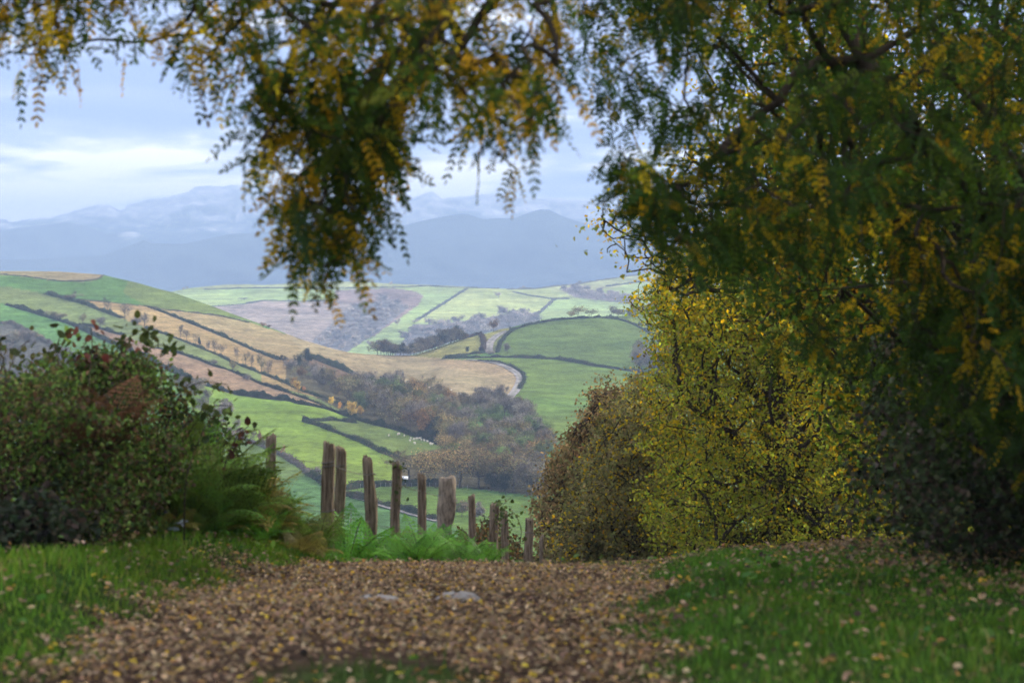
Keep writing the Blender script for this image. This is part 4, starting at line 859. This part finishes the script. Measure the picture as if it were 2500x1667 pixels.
# ------------------------------------------------------------------ bracken ferns
def frond(L, g, droop, yaw, elev):
    """one bracken frond from the origin: returns pinnule points"""
    n = 15; t = np.linspace(0, 1, n + 1); el = elev - droop * t ** 1.5; ds = L / n; z = np.concatenate([[0], np.cumsum(np.sin(el[1:]) * ds)]); r = np.concatenate([[0], np.cumsum(np.cos(el[1:]) * ds)])
    dx, dy = math.cos(yaw), math.sin(yaw); stem = np.stack([r * dx, r * dy, z], -1); sv = np.array([-dy, dx, 0.]); Bs, As, Ns, Ls, Ws = [], [], [], [], []
    for i in range(4, n + 1):
        tt = (t[i] - .25) / .75; pl = L * .42 * (1 - tt) ** .8 * min(1, .5 + tt * 2.5) + .02; fw = nrm(stem[i] - stem[i - 1]); upv = np.cross(fw, sv) if False else np.array([-math.sin(el[i]) * dx, -math.sin(el[i]) * dy, math.cos(el[i])])
        for s_ in (1, -1):
            ax = nrm(sv * s_ * .9 + fw * .45 - np.array([0, 0, .15])); m = max(4, int(pl / .035))
            for q in range(m):
                f_ = (q + .5) / m; p_ = stem[i] + ax * pl * f_ - np.array([0, 0, .18 * pl * f_ * f_]); pw = .040 * (1 - .75 * f_) + .010
                for s2 in (1, -1):
                    Bs.append(p_); As.append(nrm(np.cross(upv, ax) * s2 + ax * .45)); Ns.append(upv + g.normal(0, .15, 3)); Ls.append(pw * L / .8 * 1.3); Ws.append(.017 * L / .8)
    Bs, As, Ns, Ls, Ws = map(np.array, (Bs, As, Ns, Ls, Ws)); V, Q = diamonds(Bs + nrm(As) * Ls[:, None] * .5, As, Ns, Ls, Ws)
    Vt, Qt = tubes(stem, np.arange(-1, n), np.linspace(.006, .002, n + 1), 4, 0, 1); return V, Q, Vt, Qt
def fern_proto(seed, nf, L, cols):
    g = np.random.default_rng(seed); root = empty('bracken_fern'); pf, ps, cl = [], [], []
    for k in range(nf):
        V, Q, Vt, Qt = frond(L * g.uniform(.7, 1.1), g, g.uniform(.5, 1.5), k * 6.28 / nf + g.uniform(-.4, .4), g.uniform(.85, 1.45)); pf.append((V, Q)); ps.append((Vt, Qt)); c_ = mixcol(1, *cols, g=g); cl.append(np.clip(np.repeat(c_, len(V), 0) * (1 + np.repeat(g.normal(0, .12, (len(V) // 4, 1)), 4, 0)), .004, .9))
    V, Q = cat(pf); mesh('fronds', V, Q, np.concatenate(cl), M_LEAF2, root); V, Q = cat(ps); mesh('stems', V, Q, None, M_BARK, root); return root
FG = ([(.11, .20, .030), (.15, .22, .04), (.08, .155, .026)], [3, 2, 2]); FY = ([(.24, .21, .05), (.16, .17, .04), (.20, .12, .04)], [2, 2, 1]); FB_ = ([(.13, .060, .028), (.10, .05, .025), (.17, .085, .04)], [2, 2, 1]); FL = ([(.11, .28, .035), (.15, .32, .045), (.08, .21, .03)], [2, 2, 1])
FERN = {k: [fern_proto(s, n_, L, c_) for s, n_, L in sp] for k, c_, sp in (('g', FG, [(1, 9, .95), (2, 8, .9), (3, 10, 1.0)]), ('y', FY, [(4, 7, .9)]), ('b', FB_, [(5, 9, .9), (6, 8, .8)]), ('l', FL, [(7, 9, .7), (8, 10, .75)]))}
used_f = set(); gf = np.random.default_rng(21)
def fern(kind, u, d, s, label, group=None, lift=0.0):
    k = int(gf.integers(0, len(FERN[kind]))); src = FERN[kind][k]; key = (kind, k)
    if key in used_f:
        ch = list(src.children); src = src.copy(); COL.objects.link(src)
        for q in ch: c_ = q.copy(); COL.objects.link(c_); c_.parent = src
    used_f.add(key); x = (u - CX) / F * d; src.location = (float(x), float(d), float(gz(x, d)) - .03 + lift); src.rotation_euler = (float(gf.normal(0, .08)), float(gf.normal(0, .08)), float(gf.uniform(0, 6.28))); src.scale = (s, s, s); return tag(src, label, 'fern', group)
for i in range(16):
    u = gf.uniform(400, 690); fern(['l', 'y', 'g'][i % 3], u, gf.uniform(15.6, 16.4) + 2.4 * np.clip((u - 450) / 200, 0, 1), gf.uniform(.38, .6), {'l': 'small bright fern at the front of the bracken stand', 'y': 'small yellowish fern at the front of the bracken stand', 'g': 'small green fern at the front of the bracken stand'}['lyg'[i % 3]], 'bracken stand left of the posts')
_ft = np.array([(280, 1.0), (300, 1.05), (400, 1.30), (470, 1.25), (540, 1.05), (600, .85), (640, .62), (700, .55), (780, .45)])
for i in range(110):
    u = gf.uniform(290, 760); d = gf.uniform(16.2, 19.5) + 2.2 * np.clip((u - 450) / 200, 0, 1); hmax = np.interp(u, _ft[:, 0], _ft[:, 1]); s = hmax * gf.uniform(.6, 1.05)
    kd = gf.choice(['g', 'y', 'b'], p=[.80, .16, .04]); fern(kd, u, d, s, {'g': 'green bracken fern in the tall stand left of the fence posts', 'y': 'yellowing bracken fern in the tall stand left of the posts', 'b': 'rust-brown dead bracken in the tall stand left of the posts'}[kd], 'bracken stand left of the posts')
for i in range(46):
    u = gf.uniform(930, 1185); d = gf.uniform(19.6, 22.5); fern('l', u, d, gf.uniform(.5, .85) * (1 - .3 * abs(u - 1060) / 130), 'bright green fern in the low clump at the foot of the middle posts', 'fern clump by the middle posts')
for u, d, s, k, lb in [(845, 20.4, 1.15, 'l', 'tall light fern leaning on the close pair of posts'), (880, 20.6, .85, 'l', 'light fern right of the close pair of posts'), (775, 19.6, .7, 'g', 'fern in front of the tallest dark post'), (915, 21, .65, 'l', 'small fern at the foot of the wavy post'), (825, 19.4, .5, 'l', 'small pale fern at the foot of the close pair'),
                       (1005, 21.2, .75, 'y', 'yellowish fern beside the leaning ivy post'), (700, 20.5, .45, 'l', 'fern below the lone post'), (675, 22.5, .5, 'g', 'fern behind the lone post'), (640, 23, .8, 'b', 'russet dead fern leaning on the lone post'),
                       (222, 13.9, .62, 'b', 'large rust-brown dead bracken hanging on the bramble front'), (262, 14.1, .66, 'b', 'second rust-brown dead bracken hanging on the bramble front'), (240, 14.6, .75, 'b', 'dark russet bracken at the heart of the bramble mound')]: fern(k, u, d, s, lb, None, 1.0 - s * .45 if u < 300 else 0.0)

pl = empty('pale_leaves', gbase0 := np.array([(418 - CX) / F * 15.6, 15.6, float(gz((418 - CX) / F * 15.6, 15.6))])); m_ = 9; Bp = np.stack([g.uniform(-.09, .09, m_), g.uniform(-.06, .06, m_), g.uniform(.02, .12, m_)], -1); V, Q = ovals(Bp, rdir(m_, g) * np.array([1, 1, .4]), np.array([0, 0, 1.]) + g.normal(0, .3, (m_, 3)), .07, .035)
mesh('leaves', V, Q, np.tile([[.62, .68, .74]], (m_ * 6, 1)), M_LEAF2, pl); tag(pl, 'small cluster of whitish leaves at the foot of the bracken', 'leaves')

# ------------------------------------------------------------------ bushes and near trees
def leafy(name, polys, base, npts, per, leaf, cols, wts, label, cat_='bush', mat=M_LEAF2, spread=.07, clump=.3, limbs=None, rmul=1.0, seed=1, hang=0.0, trunkmat=M_BARK, aspect=.6, group=None, barelimb=None, pen=.3, yel=None, holes=0):
    """polys: list of (outline in photo px, near d, far d, share). base: trunk nodes from the ground up"""
    g = np.random.default_rng(seed); pts, tot = [], sum(p_[3] for p_ in polys)
    for poly, d0, d1, sh_ in polys:
        n = int(npts * sh_ / tot); q = sample(poly, n, g); d = g.uniform(d0, d1, n); dm = .5 * (d0 + d1)
        c_ = P(q[:, 0], q[:, 1], np.full(n, dm)); c_[:, 1] = d; pts.append(c_)
    pts = np.concatenate(pts); zg = gz(pts[:, 0], pts[:, 1]); pts = pts[pts[:, 2] > zg + .03]
    if holes:
        f_ = 5.0 / holes; hv = wob(pts[:, 0] * f_ + pts[:, 1] * f_ * .7, pts[:, 2] * f_ * 1.5 - pts[:, 1] * f_ * .4, 1.0, seed); pts = pts[hv > -.45]
    nb = [np.array(b) for b in base]; pr = list(range(-1, len(nb) - 1))
    for lm in (limbs or []):
        for k, q in enumerate(lm[1:]): nb.append(np.array(q)); pr.append(lm[0] if k == 0 else len(nb) - 2)
    org = nb[0].copy(); X, par, cnt = skeleton(np.array(nb), np.array(pr), pts, pen); rad = .0042 * rmul * cnt ** .5; rad[:len(base)] = np.maximum(rad[:len(base)], .0042 * rmul * cnt[0] ** .5 * .8)
    root = empty(name, org); V, Q = tubes(X - org, par, rad, 6, .22, 3, g); mesh('trunk' if cat_ == 'tree' else 'stems', V, Q, None, trunkmat, root)
    k = np.arange(len(nb), len(X)); return g, root, org, np.stack([X[k], X[par[k]]])
def simple_crown(g, root, org, tb, per, leaf, cols, wts, spread, mat, clump=.3, hang=0.0, aspect=.6, yel=None, name='crown'):
    tb, pb = tb; n = len(tb) * per; i = np.repeat(np.arange(len(tb)), per); cp = tb[i] + (pb[i] - tb[i]) * (g.uniform(-.15, .9, (n, 1))) + g.normal(0, spread, (n, 3)) * np.array([1, 1, .7]); ax = rdir(n, g) - np.array([0, 0, hang]); L = leaf * g.uniform(.65, 1.35, n); V, Q = ovals(cp - org, ax, rdir(n, g) + np.array([0, 0, .6]), L, L * aspect)
    c_ = mixcol(n, cols, wts, g); bl = g.normal(0, clump, len(tb))[i]; c_ = np.clip(c_ * (1 + bl[:, None]), .004, .9)
    if yel is not None:
        f_, yc = yel; k = g.uniform(0, 1, n) < f_(cp); c_[k] = mixcol(int(k.sum()), *yc, g=g)
    return mesh(name, V, Q, np.repeat(c_, 6, 0), mat, root)
def gbase(u, d, off=-.15): x = (u - CX) / F * d; return np.array([x, d, float(gz(x, d)) + off])

BRC = ([(.085, .15, .025), (.125, .20, .035), (.048, .08, .02), (.18, .15, .06), (.13, .07, .035), (.15, .22, .04), (.08, .05, .03)], [3.5, 2.5, 3, 1.6, 2, 1, 1.5])
# bramble mound on the left
BR = [([(-260, 960), (60, 930), (150, 905), (230, 900), (330, 930), (410, 1010), (430, 1130), (400, 1260), (320, 1310), (170, 1320), (150, 1385), (-260, 1420)], 13.2, 17.0, 1.0), ([(190, 890), (250, 860), (330, 880), (390, 940), (300, 950), (200, 920)], 14.5, 16, .08)]
b0 = gbase(120, 15)
T_ = leafy('bramble_bush', BR, [b0, b0 + np.array([0, 0, .5])], 1150, 0, 0, 0, 0, '', limbs=[[0, gbase(-100, 14.5)], [0, gbase(260, 15.5)], [0, gbase(350, 16.5)]], rmul=.55, seed=3, holes=1.6)
simple_crown(*T_, 58, .036, *BRC, .08, M_LEAF2, .35, name='leaves'); tag(T_[1], 'big tangled bramble mound with mixed green and brown leaves on the left verge', 'bramble bush')
BR2 = [([(-260, 1240), (60, 1230), (150, 1260), (175, 1330), (170, 1392), (-260, 1430)], 11.8, 13.4, 1)]
b0 = gbase(0, 12.6); T_ = leafy('bramble_bush', BR2, [b0, b0 + np.array([0, 0, .3])], 300, 0, 0, 0, 0, '', rmul=.5, seed=4)
simple_crown(*T_, 20, .055, [(.025, .042, .018), (.045, .06, .03), (.06, .045, .03)], [3, 2, 2], .07, M_LEAF2, .3, name='leaves'); tag(T_[1], 'low dark bush at the foot of the bramble mound by the left frame edge', 'bush')
# arching bramble canes above the mound
def cane(pts_px, d, label, seed, nleaf=34, lc=BRC):
    g = np.random.default_rng(seed); X = np.concatenate([[gbase(pts_px[0][0], d)], np.array([P(u, v, d + .3 * k) for k, (u, v) in enumerate(pts_px)])]); root = empty('bramble_cane', X[0])
    q = np.linspace(0, 1, 26); s = np.linspace(0, 1, len(X)); Y = np.stack([np.interp(q, s, X[:, i]) for i in range(3)], -1)
    for _ in range(3): Y[1:-1] = .25 * Y[:-2] + .5 * Y[1:-1] + .25 * Y[2:]
    V, Q = tubes(Y - X[0], np.arange(-1, 25), np.linspace(.007, .003, 26), 5, .03, 2, g); mesh('stem', V, Q, None, M_BARK, root)
    i = g.integers(12, 26, nleaf); cp = Y[i] + g.normal(0, .05, (nleaf, 3)); L = .07 * g.uniform(.7, 1.3, nleaf); V, Q = ovals(cp - X[0], rdir(nleaf, g) - np.array([0, 0, .5]), rdir(nleaf, g), L, L * .7); mesh('leaves', V, Q, np.repeat(mixcol(nleaf, *lc, g=g), 6, 0), M_LEAF2, root); tag(root, label, 'bramble cane')
OLV = ([(.075, .10, .025), (.055, .075, .02), (.10, .09, .03)], [2, 2, 1]); RDL = ([(.16, .06, .035), (.10, .05, .03), (.06, .07, .02)], [2, 2, 1])
cane([(255, 960), (285, 880), (310, 825), (348, 803), (374, 815)], 14.4, 'tallest arching bramble cane above the mound', 1, 40, OLV); cane([(270, 960), (330, 880), (380, 840), (432, 850)], 14.8, 'arching bramble cane reaching right over the fields', 2, 26, OLV)
cane([(215, 980), (220, 900), (226, 840), (222, 802)], 14.2, 'upright bramble cane with reddish leaves on the mound', 3, 24, RDL); cane([(120, 960), (135, 900), (138, 850), (146, 820)], 14.6, 'short bramble cane on the left of the mound top', 4, 18, OLV)
cane([(380, 1040), (430, 960), (490, 930), (555, 938)], 16, 'bramble cane arching over the ferns, upper one', 5, 22, OLV); cane([(430, 1060), (480, 1010), (520, 990), (566, 990)], 16.5, 'bramble cane arching over the ferns, lower one', 6, 22, OLV)
cane([(20, 960), (12, 900), (0, 850), (-10, 830)], 14, 'bramble cane at the far left end of the mound', 7, 22, OLV)
cane([(1185, 1400), (1200, 1290), (1225, 1235), (1247, 1214)], 27.5, 'leafy sprig rising over the second close pair of posts', 8, 14, OLV); cane([(1262, 1380), (1275, 1290), (1258, 1255), (1254, 1250)], 28.5, 'thin sprig between the ivy posts and the dark post', 9, 10, OLV)
gc_ = np.random.default_rng(61)
for i, (u, v, txt) in enumerate([(60, 830, 'thin bramble shoot by the left frame edge'), (170, 815, 'thin bramble shoot left of the upright reddish cane'), (310, 850, 'short bramble shoot under the tallest cane'), (460, 930, 'long bramble shoot over the middle of the bracken'), (520, 1010, 'low bramble shoot over the bracken front'),
                                 (595, 1040, 'bramble shoot nearest the lone post'), (95, 870, 'short leafy shoot on the left part of the mound'), (400, 900, 'bramble shoot right of the tallest cane')]):
    cane([(u - 70, v + 170), (u - 45, v + 90), (u - 15, v + 20), (u + 12, v)], float(gc_.uniform(14, 16.5)), txt, 20 + i, 20, [OLV, BRC, RDL][i % 3])
# low scrub behind the posts
for u0, u1, v0, d0, lb, sd_, cc in ((1120, 1290, 1280, 34, 'brown and green scrub behind the second close pair of posts', 5, ([(.12, .08, .035), (.07, .08, .03), (.18, .10, .03)], [2, 2, 1])), (1290, 1450, 1320, 58, 'dull green scrub behind the farthest posts', 6, ([(.08, .095, .035), (.06, .07, .03), (.12, .09, .04)], [2, 2, 1])),
                                    (420, 760, 1130, 20.5, 'green thicket behind the bracken stand', 7, ([(.045, .085, .02), (.06, .10, .025), (.08, .07, .03)], [3, 2, 1]))):
    poly = [(u0, v0 + (120 if u0 < 500 else 40)), (u0 + (u1 - u0) * .35, v0), (u0 + (u1 - u0) * .8, v0 + (120 if u0 < 500 else 30)), (u1, v0 + (190 if u0 < 500 else 90)), (u1, 1460), (u0, 1460)]
    if u0 < 500: poly = [(400, 1010), (480, 1020), (560, 1120), (630, 1225), (700, 1290), (760, 1320), (780, 1340), (400, 1340)]
    b0 = gbase((u0 + u1) / 2, d0); T_ = leafy('scrub_bush', [(poly, d0 - 1.2, d0 + 1.8, 1)], [b0, b0 + np.array([0, 0, .3])], 380, 0, 0, 0, 0, '', rmul=.6, seed=sd_, limbs=[[0, gbase(u0 + 40, d0)], [0, gbase(u1 - 30, d0)]])
    simple_crown(*T_, 16, .07, *cc, .09, M_LEAF2, .3, name='leaves'); tag(T_[1], lb, 'bush')
# dark ivy and bramble bank on the right
IV = [([(2130, 1340), (2140, 1200), (2190, 1020), (2250, 850), (2330, 650), (2480, 480), (2700, 400), (2800, 1360), (2300, 1345)], 12.5, 16.5, 1), ([(2500, 300), (3000, 200), (3000, 1300), (2600, 1300)], 9, 14, .5)]
b0 = gbase(2420, 14.5); T_ = leafy('ivy_bank', IV, [b0, b0 + np.array([0, 0, .6])], 1300, 0, 0, 0, 0, '', rmul=.6, seed=8, limbs=[[0, gbase(2250, 14.5)], [0, gbase(2600, 14)], [0, gbase(2330, 15)]])
simple_crown(*T_, 34, .045, [(.05, .08, .03), (.07, .105, .04), (.10, .08, .055), (.13, .15, .07)], [4, 3, 3, 1], .10, M_LEAF2, .35, aspect=.8, name='leaves'); tag(T_[1], 'dark tangle of ivy and brambles on the right bank', 'ivy bush')

YL = ([(.54, .335, .012), (.44, .26, .012), (.54, .40, .02)], [3, 2, 1.5])
def yprob(a, lo, hi, k=1): return lambda c_: lo + (hi - lo) * sst(.5 + .8 * wob(c_[:, 0] * 2 + c_[:, 1], c_[:, 2] * 2 - c_[:, 1] * .6, a, k))
# --- the two overhanging acacias
def acacia_crown(g, root, org, tb, per, Lr, yf, hang, gcol, ycol=None):
    tb, pb = tb; n = len(tb) * per; i = np.repeat(np.arange(len(tb)), per); B = tb[i] + (pb[i] - tb[i]) * (g.uniform(0, 1, (n, 1)) ** 1.5) * .6 + g.normal(0, .04, (n, 3)); D = nrm(rdir(n, g) * .75 - np.array([0, 0, hang])); L = g.uniform(*Lr, n)
    pos, ax, nm_, ln, own = compound(B, D, L, g); V, Q = ovals(pos - org, ax, nm_, ln, ln * .46); y_ = g.uniform(0, 1, n) < yf(B); c_ = np.where(y_[:, None], mixcol(n, *(ycol or YL), g=g), mixcol(n, *gcol, g=g)); c_ = np.clip(c_ * (1 + g.normal(0, .2, len(tb))[i][:, None]), .004, .9)[own]
    c_ = np.clip(c_ * (1 + g.normal(0, .12, (len(c_), 1))), .004, .9)
    # leaf stalks
    E = B + D * (L * .97)[:, None] + np.array([0, 0, -1.]) * (L * .28)[:, None]; Mx = (B + D * (L * .5)[:, None] + np.array([0, 0, -1.]) * (L * .07)[:, None]); up = nrm(np.cross(D, rdir(n, g))) * .0015
    Vs = np.stack([B - up, B + up, Mx + up, Mx - up, E + up * .6, E - up * .6], 1).reshape(-1, 3) - org; k = np.arange(n)[:, None] * 6; Qs = np.concatenate([k + np.array([[0, 1, 2, 3]]), k + np.array([[3, 2, 4, 5]])])
    V2, Q2 = cat([(V, Q), (Vs, Qs)]); return mesh('crown', V2, Q2, np.concatenate([np.repeat(c_, 6, 0), np.tile([[.06, .07, .03]], (len(Vs), 1))]), M_LEAF, root)
GAC = ([(.054, .100, .010), (.038, .075, .010), (.105, .140, .014), (.042, .084, .020)], [3, 3, 2, 1])
b0 = gbase(2760, 10.6)
TR = [b0, b0 + np.array([-.03, 0, .9]), b0 + np.array([-.10, -.05, 2.1]), b0 + np.array([-.35, -.15, 3.4]), P(2050, -420, 10.2)]
LM = [[4, P(1700, -400, 9.8), P(1320, -330, 9.5), P(930, -260, 9.2), P(520, -230, 9.0), P(120, -200, 8.8)], [6, P(1090, -60, 9.3), P(1020, 120, 9.3), P(965, 290, 9.25), P(900, 430, 9.2)], [3, P(2700, -500, 9), P(2900, -800, 8)]]
R1p = [(-200, -260), (620, -260), (640, 110), (560, 165), (490, 165), (420, 110), (330, 50), (250, 80), (150, 85), (90, 100), (20, 120), (-200, 130)]
R2p = [(600, -260), (1420, -260), (1390, 120), (1350, 260), (1320, 350), (1230, 350), (1150, 330), (1080, 260), (1000, 200), (640, 90)]
R3p = [(640, 100), (1000, 200), (1020, 300), (960, 400), (930, 470), (890, 520), (860, 600), (760, 620), (700, 560), (670, 480), (650, 400), (620, 320), (630, 220)]
R3t = [(730, 600), (880, 590), (860, 640), (790, 650), (740, 650)]
OV = [(-300, -1000), (2900, -1000), (2900, -260), (-300, -260)]
T_ = leafy('acacia_tree', [(R1p, 8.2, 9.8, 150), (R2p, 6.6, 9.8, 170), (R3p, 8.4, 9.8, 150), (R3t, 8.8, 9.4, 8), (OV, 7, 11.5, 190)], TR, 668, 0, 0, 0, 0, '', 'tree', limbs=LM, rmul=1.15, seed=11)
acacia_crown(*T_, 5, (.14, .225), yprob(1.9, .08, .66, 2), .55, GAC); tag(T_[1], 'acacia whose drooping yellow-green boughs arch over the top of the view', 'tree')
b0 = gbase(2440, 15.5); TR = [b0, b0 + np.array([.02, 0, 1.2]), b0 + np.array([-.05, 0, 2.4]), b0 + np.array([-.2, -.3, 3.6])]
LM = [[3, P(2050, -350, 12.5), P(1800, -200, 11.5), P(1620, 60, 11)], [2, P(2100, 150, 12), P(1900, 250, 11.5), P(1750, 380, 11)], [3, P(2400, -500, 12.5), P(2600, -600, 12)]]
R4a = [(1470, -260), (2700, -260), (2700, 300), (2300, 560), (2000, 560), (1850, 560), (1750, 640), (1660, 560), (1600, 470), (1560, 380), (1610, 230), (1540, 90)]
R4b = [(1500, 330), (1620, 360), (1700, 560), (1680, 640), (1600, 560), (1510, 450)]
T_ = leafy('acacia_tree', [(R4a, 9.2, 13.5, 420), (R4b, 9.5, 11, 30), ([(1390, -260), (1570, -260), (1560, 300), (1480, 260), (1420, 150)], 9.5, 13, 40), ([(1400, -900), (3000, -900), (3000, -260), (1470, -260)], 9, 15, 150), ([(2250, 450), (2600, 350), (2600, 900), (2400, 850)], 10, 13, 70), ([(1760, 560), (2320, 540), (2300, 860), (2120, 1010), (1960, 860), (1820, 800)], 10.5, 14, 50), ([(2240, 520), (2750, 420), (2750, 1180), (2420, 1160), (2300, 1000), (2210, 800)], 9.6, 12.2, 135)], TR, 895, 0, 0, 0, 0, '', 'tree', limbs=LM, rmul=.55, seed=12)
acacia_crown(*T_, 9, (.13, .21), yprob(1.9, .02, .27, 3), .5, ([(.040, .074, .008), (.027, .054, .008), (.068, .098, .010), (.031, .062, .014)], [3, 3, 2, 1]), ([(.34, .21, .008), (.26, .15, .008), (.36, .26, .012)], [3, 2, 1])); tag(T_[1], 'dense dark acacia hanging over the right half of the view', 'tree')  # same leaf palette darkened, canopy shade put into the colour
# --- trees beyond, right side
def rtree(name, label, u, d, h, polys, npts, per, leaf, cols, wts, seed, spread, yel=None, rmul=1.2, hang=.3, clump=.3, aspect=.6, mat=M_LEAF, limbs=None, holes=0):
    b0 = gbase(u, d, -.3); TR = [b0, b0 + np.array([.05, 0, h * .35]), b0 + np.array([-.1, .1, h * .7]), b0 + np.array([0, 0, h])]
    T_ = leafy(name, polys, TR, npts, 0, 0, 0, 0, '', 'tree', rmul=rmul, seed=seed, limbs=limbs, holes=holes); simple_crown(*T_, per, leaf, cols, wts, spread, mat, clump, hang, aspect, yel); tag(T_[1], label, 'tree'); return T_
rtree('hazel_tree', 'dense yellow-green tree filling the space behind the dark acacia', 2330, 20, 4.2, [([(1800, 250), (2100, 150), (2700, 100), (2700, 1100), (2300, 1330), (2120, 1330), (2090, 1050), (1950, 820), (1820, 700)], 16.5, 22, 1), ([(1750, -500), (2900, -600), (2900, 100), (1800, 250)], 17, 23, .45)], 1900, 26, .07, [(.10, .18, .02), (.15, .21, .03), (.07, .115, .02)], [3, 2, 2], 14, .10, (yprob(1.1, .02, .34, 5), YL), 1.1)
rtree('maple_tree', 'sparse autumn tree with bare dark twigs against the far hill', 2230, 30, 6.5, [([(1500, 470), (1600, 420), (1750, 300), (1950, 300), (2000, 700), (1850, 820), (1700, 740), (1580, 720), (1500, 660), (1460, 560)], 27, 33, 1), ([(1650, -150), (2300, -300), (2300, 300), (1750, 320)], 28, 35, .5)], 620, 11, .075, [(.15, .18, .03), (.11, .13, .028), (.19, .20, .04)], [2, 2, 1], 15, .22, (yprob(1.0, .30, .8, 6), YL), 1.8)
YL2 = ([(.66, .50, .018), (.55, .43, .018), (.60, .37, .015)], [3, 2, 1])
def ylit(c_): return np.clip(.12 + .7 * sst((c_[:, 2] + 4.2) / 3.5) * sst(.6 + .7 * wob(c_[:, 0], c_[:, 2], .9, 7)), 0, .8)  # more yellow leaves toward the top, standing in for light on them
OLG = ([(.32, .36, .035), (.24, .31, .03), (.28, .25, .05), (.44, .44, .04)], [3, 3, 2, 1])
rtree('maple_tree', 'large rounded yellow-green tree with light coloured into its upper leaves beyond the right verge', 1900, 42, 7.5, [([(1600, 830), (1690, 740), (1900, 700), (2200, 760), (2400, 1000), (2350, 1400), (1620, 1420), (1570, 1250), (1580, 1050), (1590, 900)], 38, 46, 1), ([(1540, 740), (1600, 650), (1750, 560), (2100, 470), (2150, 820), (1650, 840)], 39, 46, .34)], 3300, 36, .072, *OLG, 16, .13, (ylit, YL2), 1.6, holes=2.6, limbs=[[1, P(1750, 1330, 40.5), P(1850, 1240, 40)], [2, P(1800, 1050, 41), P(1700, 1100, 40.5)], [2, P(1880, 1000, 40), P(1950, 880, 40)]])
rtree('hazel_tree', 'shaded olive tree seen through the branches of the large yellow-green tree', 2050, 53, 8.0, [([(1600, 820), (1700, 740), (1950, 690), (2300, 740), (2500, 1000), (2450, 1420), (1600, 1420), (1580, 1200), (1590, 950)], 49, 57, 1)], 1500, 34, .11, [(.13, .135, .035), (.10, .12, .03), (.17, .13, .05)], [3, 3, 1.5], 19, .30, (yprob(.7, .02, .25, 9), YL), 2.2)
rtree('hazel_tree', 'olive-brown bushy tree between the oak and the yellow-green tree', 1560, 48, 5.0, [([(1490, 1010), (1570, 910), (1660, 1000), (1660, 1420), (1345, 1420), (1340, 1330), (1385, 1210), (1450, 1120)], 45, 51, 1)], 1500, 30, .085, [(.27, .255, .09), (.22, .23, .08), (.30, .245, .10)], [3, 3, 2], 17, .15, (yprob(.8, .02, .22, 8), YL2), 1.8, holes=2.4)
rtree('oak_tree', 'brown-leaved oak with ragged edge standing at the foot of the slope', 1470, 58, 8.5, [([(1420, 1010), (1450, 955), (1485, 930), (1530, 945), (1580, 1000), (1600, 1100), (1580, 1420), (1318, 1420), (1308, 1330), (1306, 1240), (1322, 1190), (1352, 1125), (1395, 1080)], 54, 62, 1), ([(1345, 1130), (1375, 1065), (1420, 1040), (1420, 1180), (1350, 1200)], 55, 60, .12)], 1000, 30, .10, [(.30, .205, .085), (.24, .185, .08), (.34, .235, .10), (.22, .21, .075)], [3, 3, 1, 2], 18, .17, None, 2.2, clump=.35, holes=2.6)
g_out = [('added_shade_tree', 'tall leafy tree added out of view on the right for its shade, nearer one', 5200, 12, 6, [([(4100, -2600), (6600, -2600), (6800, 1100), (4100, 1100)], 8, 15, 1)], 21),
         ('added_shade_tree', 'tall leafy tree added out of view on the right for its shade, farther one', 3500, 24, 7, [([(2850, -1100), (4600, -1300), (4700, 1000), (2750, 1000)], 20, 28, 1)], 22)]
for nm_, lb, u, d, h, pl_, sd_ in g_out: rtree(nm_, lb, u, d, h, pl_, 520, 26, .17, [(.05, .085, .022), (.07, .11, .03), (.16, .12, .03)], [3, 2, 1], sd_, .38, None, 2.2)  # unseen trees added to keep the sun off the foreground

# ------------------------------------------------------------------ haze
def haze():
    m, o = newmat('haze_air')
    pv = N('ShaderNodeVolumePrincipled'); pv.inputs['Color'].default_value = (0.48, 0.68, 1.0, 1); pv.inputs['Density'].default_value = 2.4e-4
    pv.inputs['Anisotropy'].default_value = 0.0
    lk(pv.outputs[0], o.inputs['Volume'])
    x0, x1, y0, y1, z0, z1 = -8300, 8300, -3200, 12800, -150, 585
    V = np.array([(x, y, z) for x in (x0, x1) for y in (y0, y1) for z in (z0, z1)], float)
    Q = [(0, 1, 3, 2), (4, 6, 7, 5), (0, 4, 5, 1), (2, 3, 7, 6), (0, 2, 6, 4), (1, 5, 7, 3)]
    tag(mesh('haze', V, Q, None, m), kind='stuff')
haze()
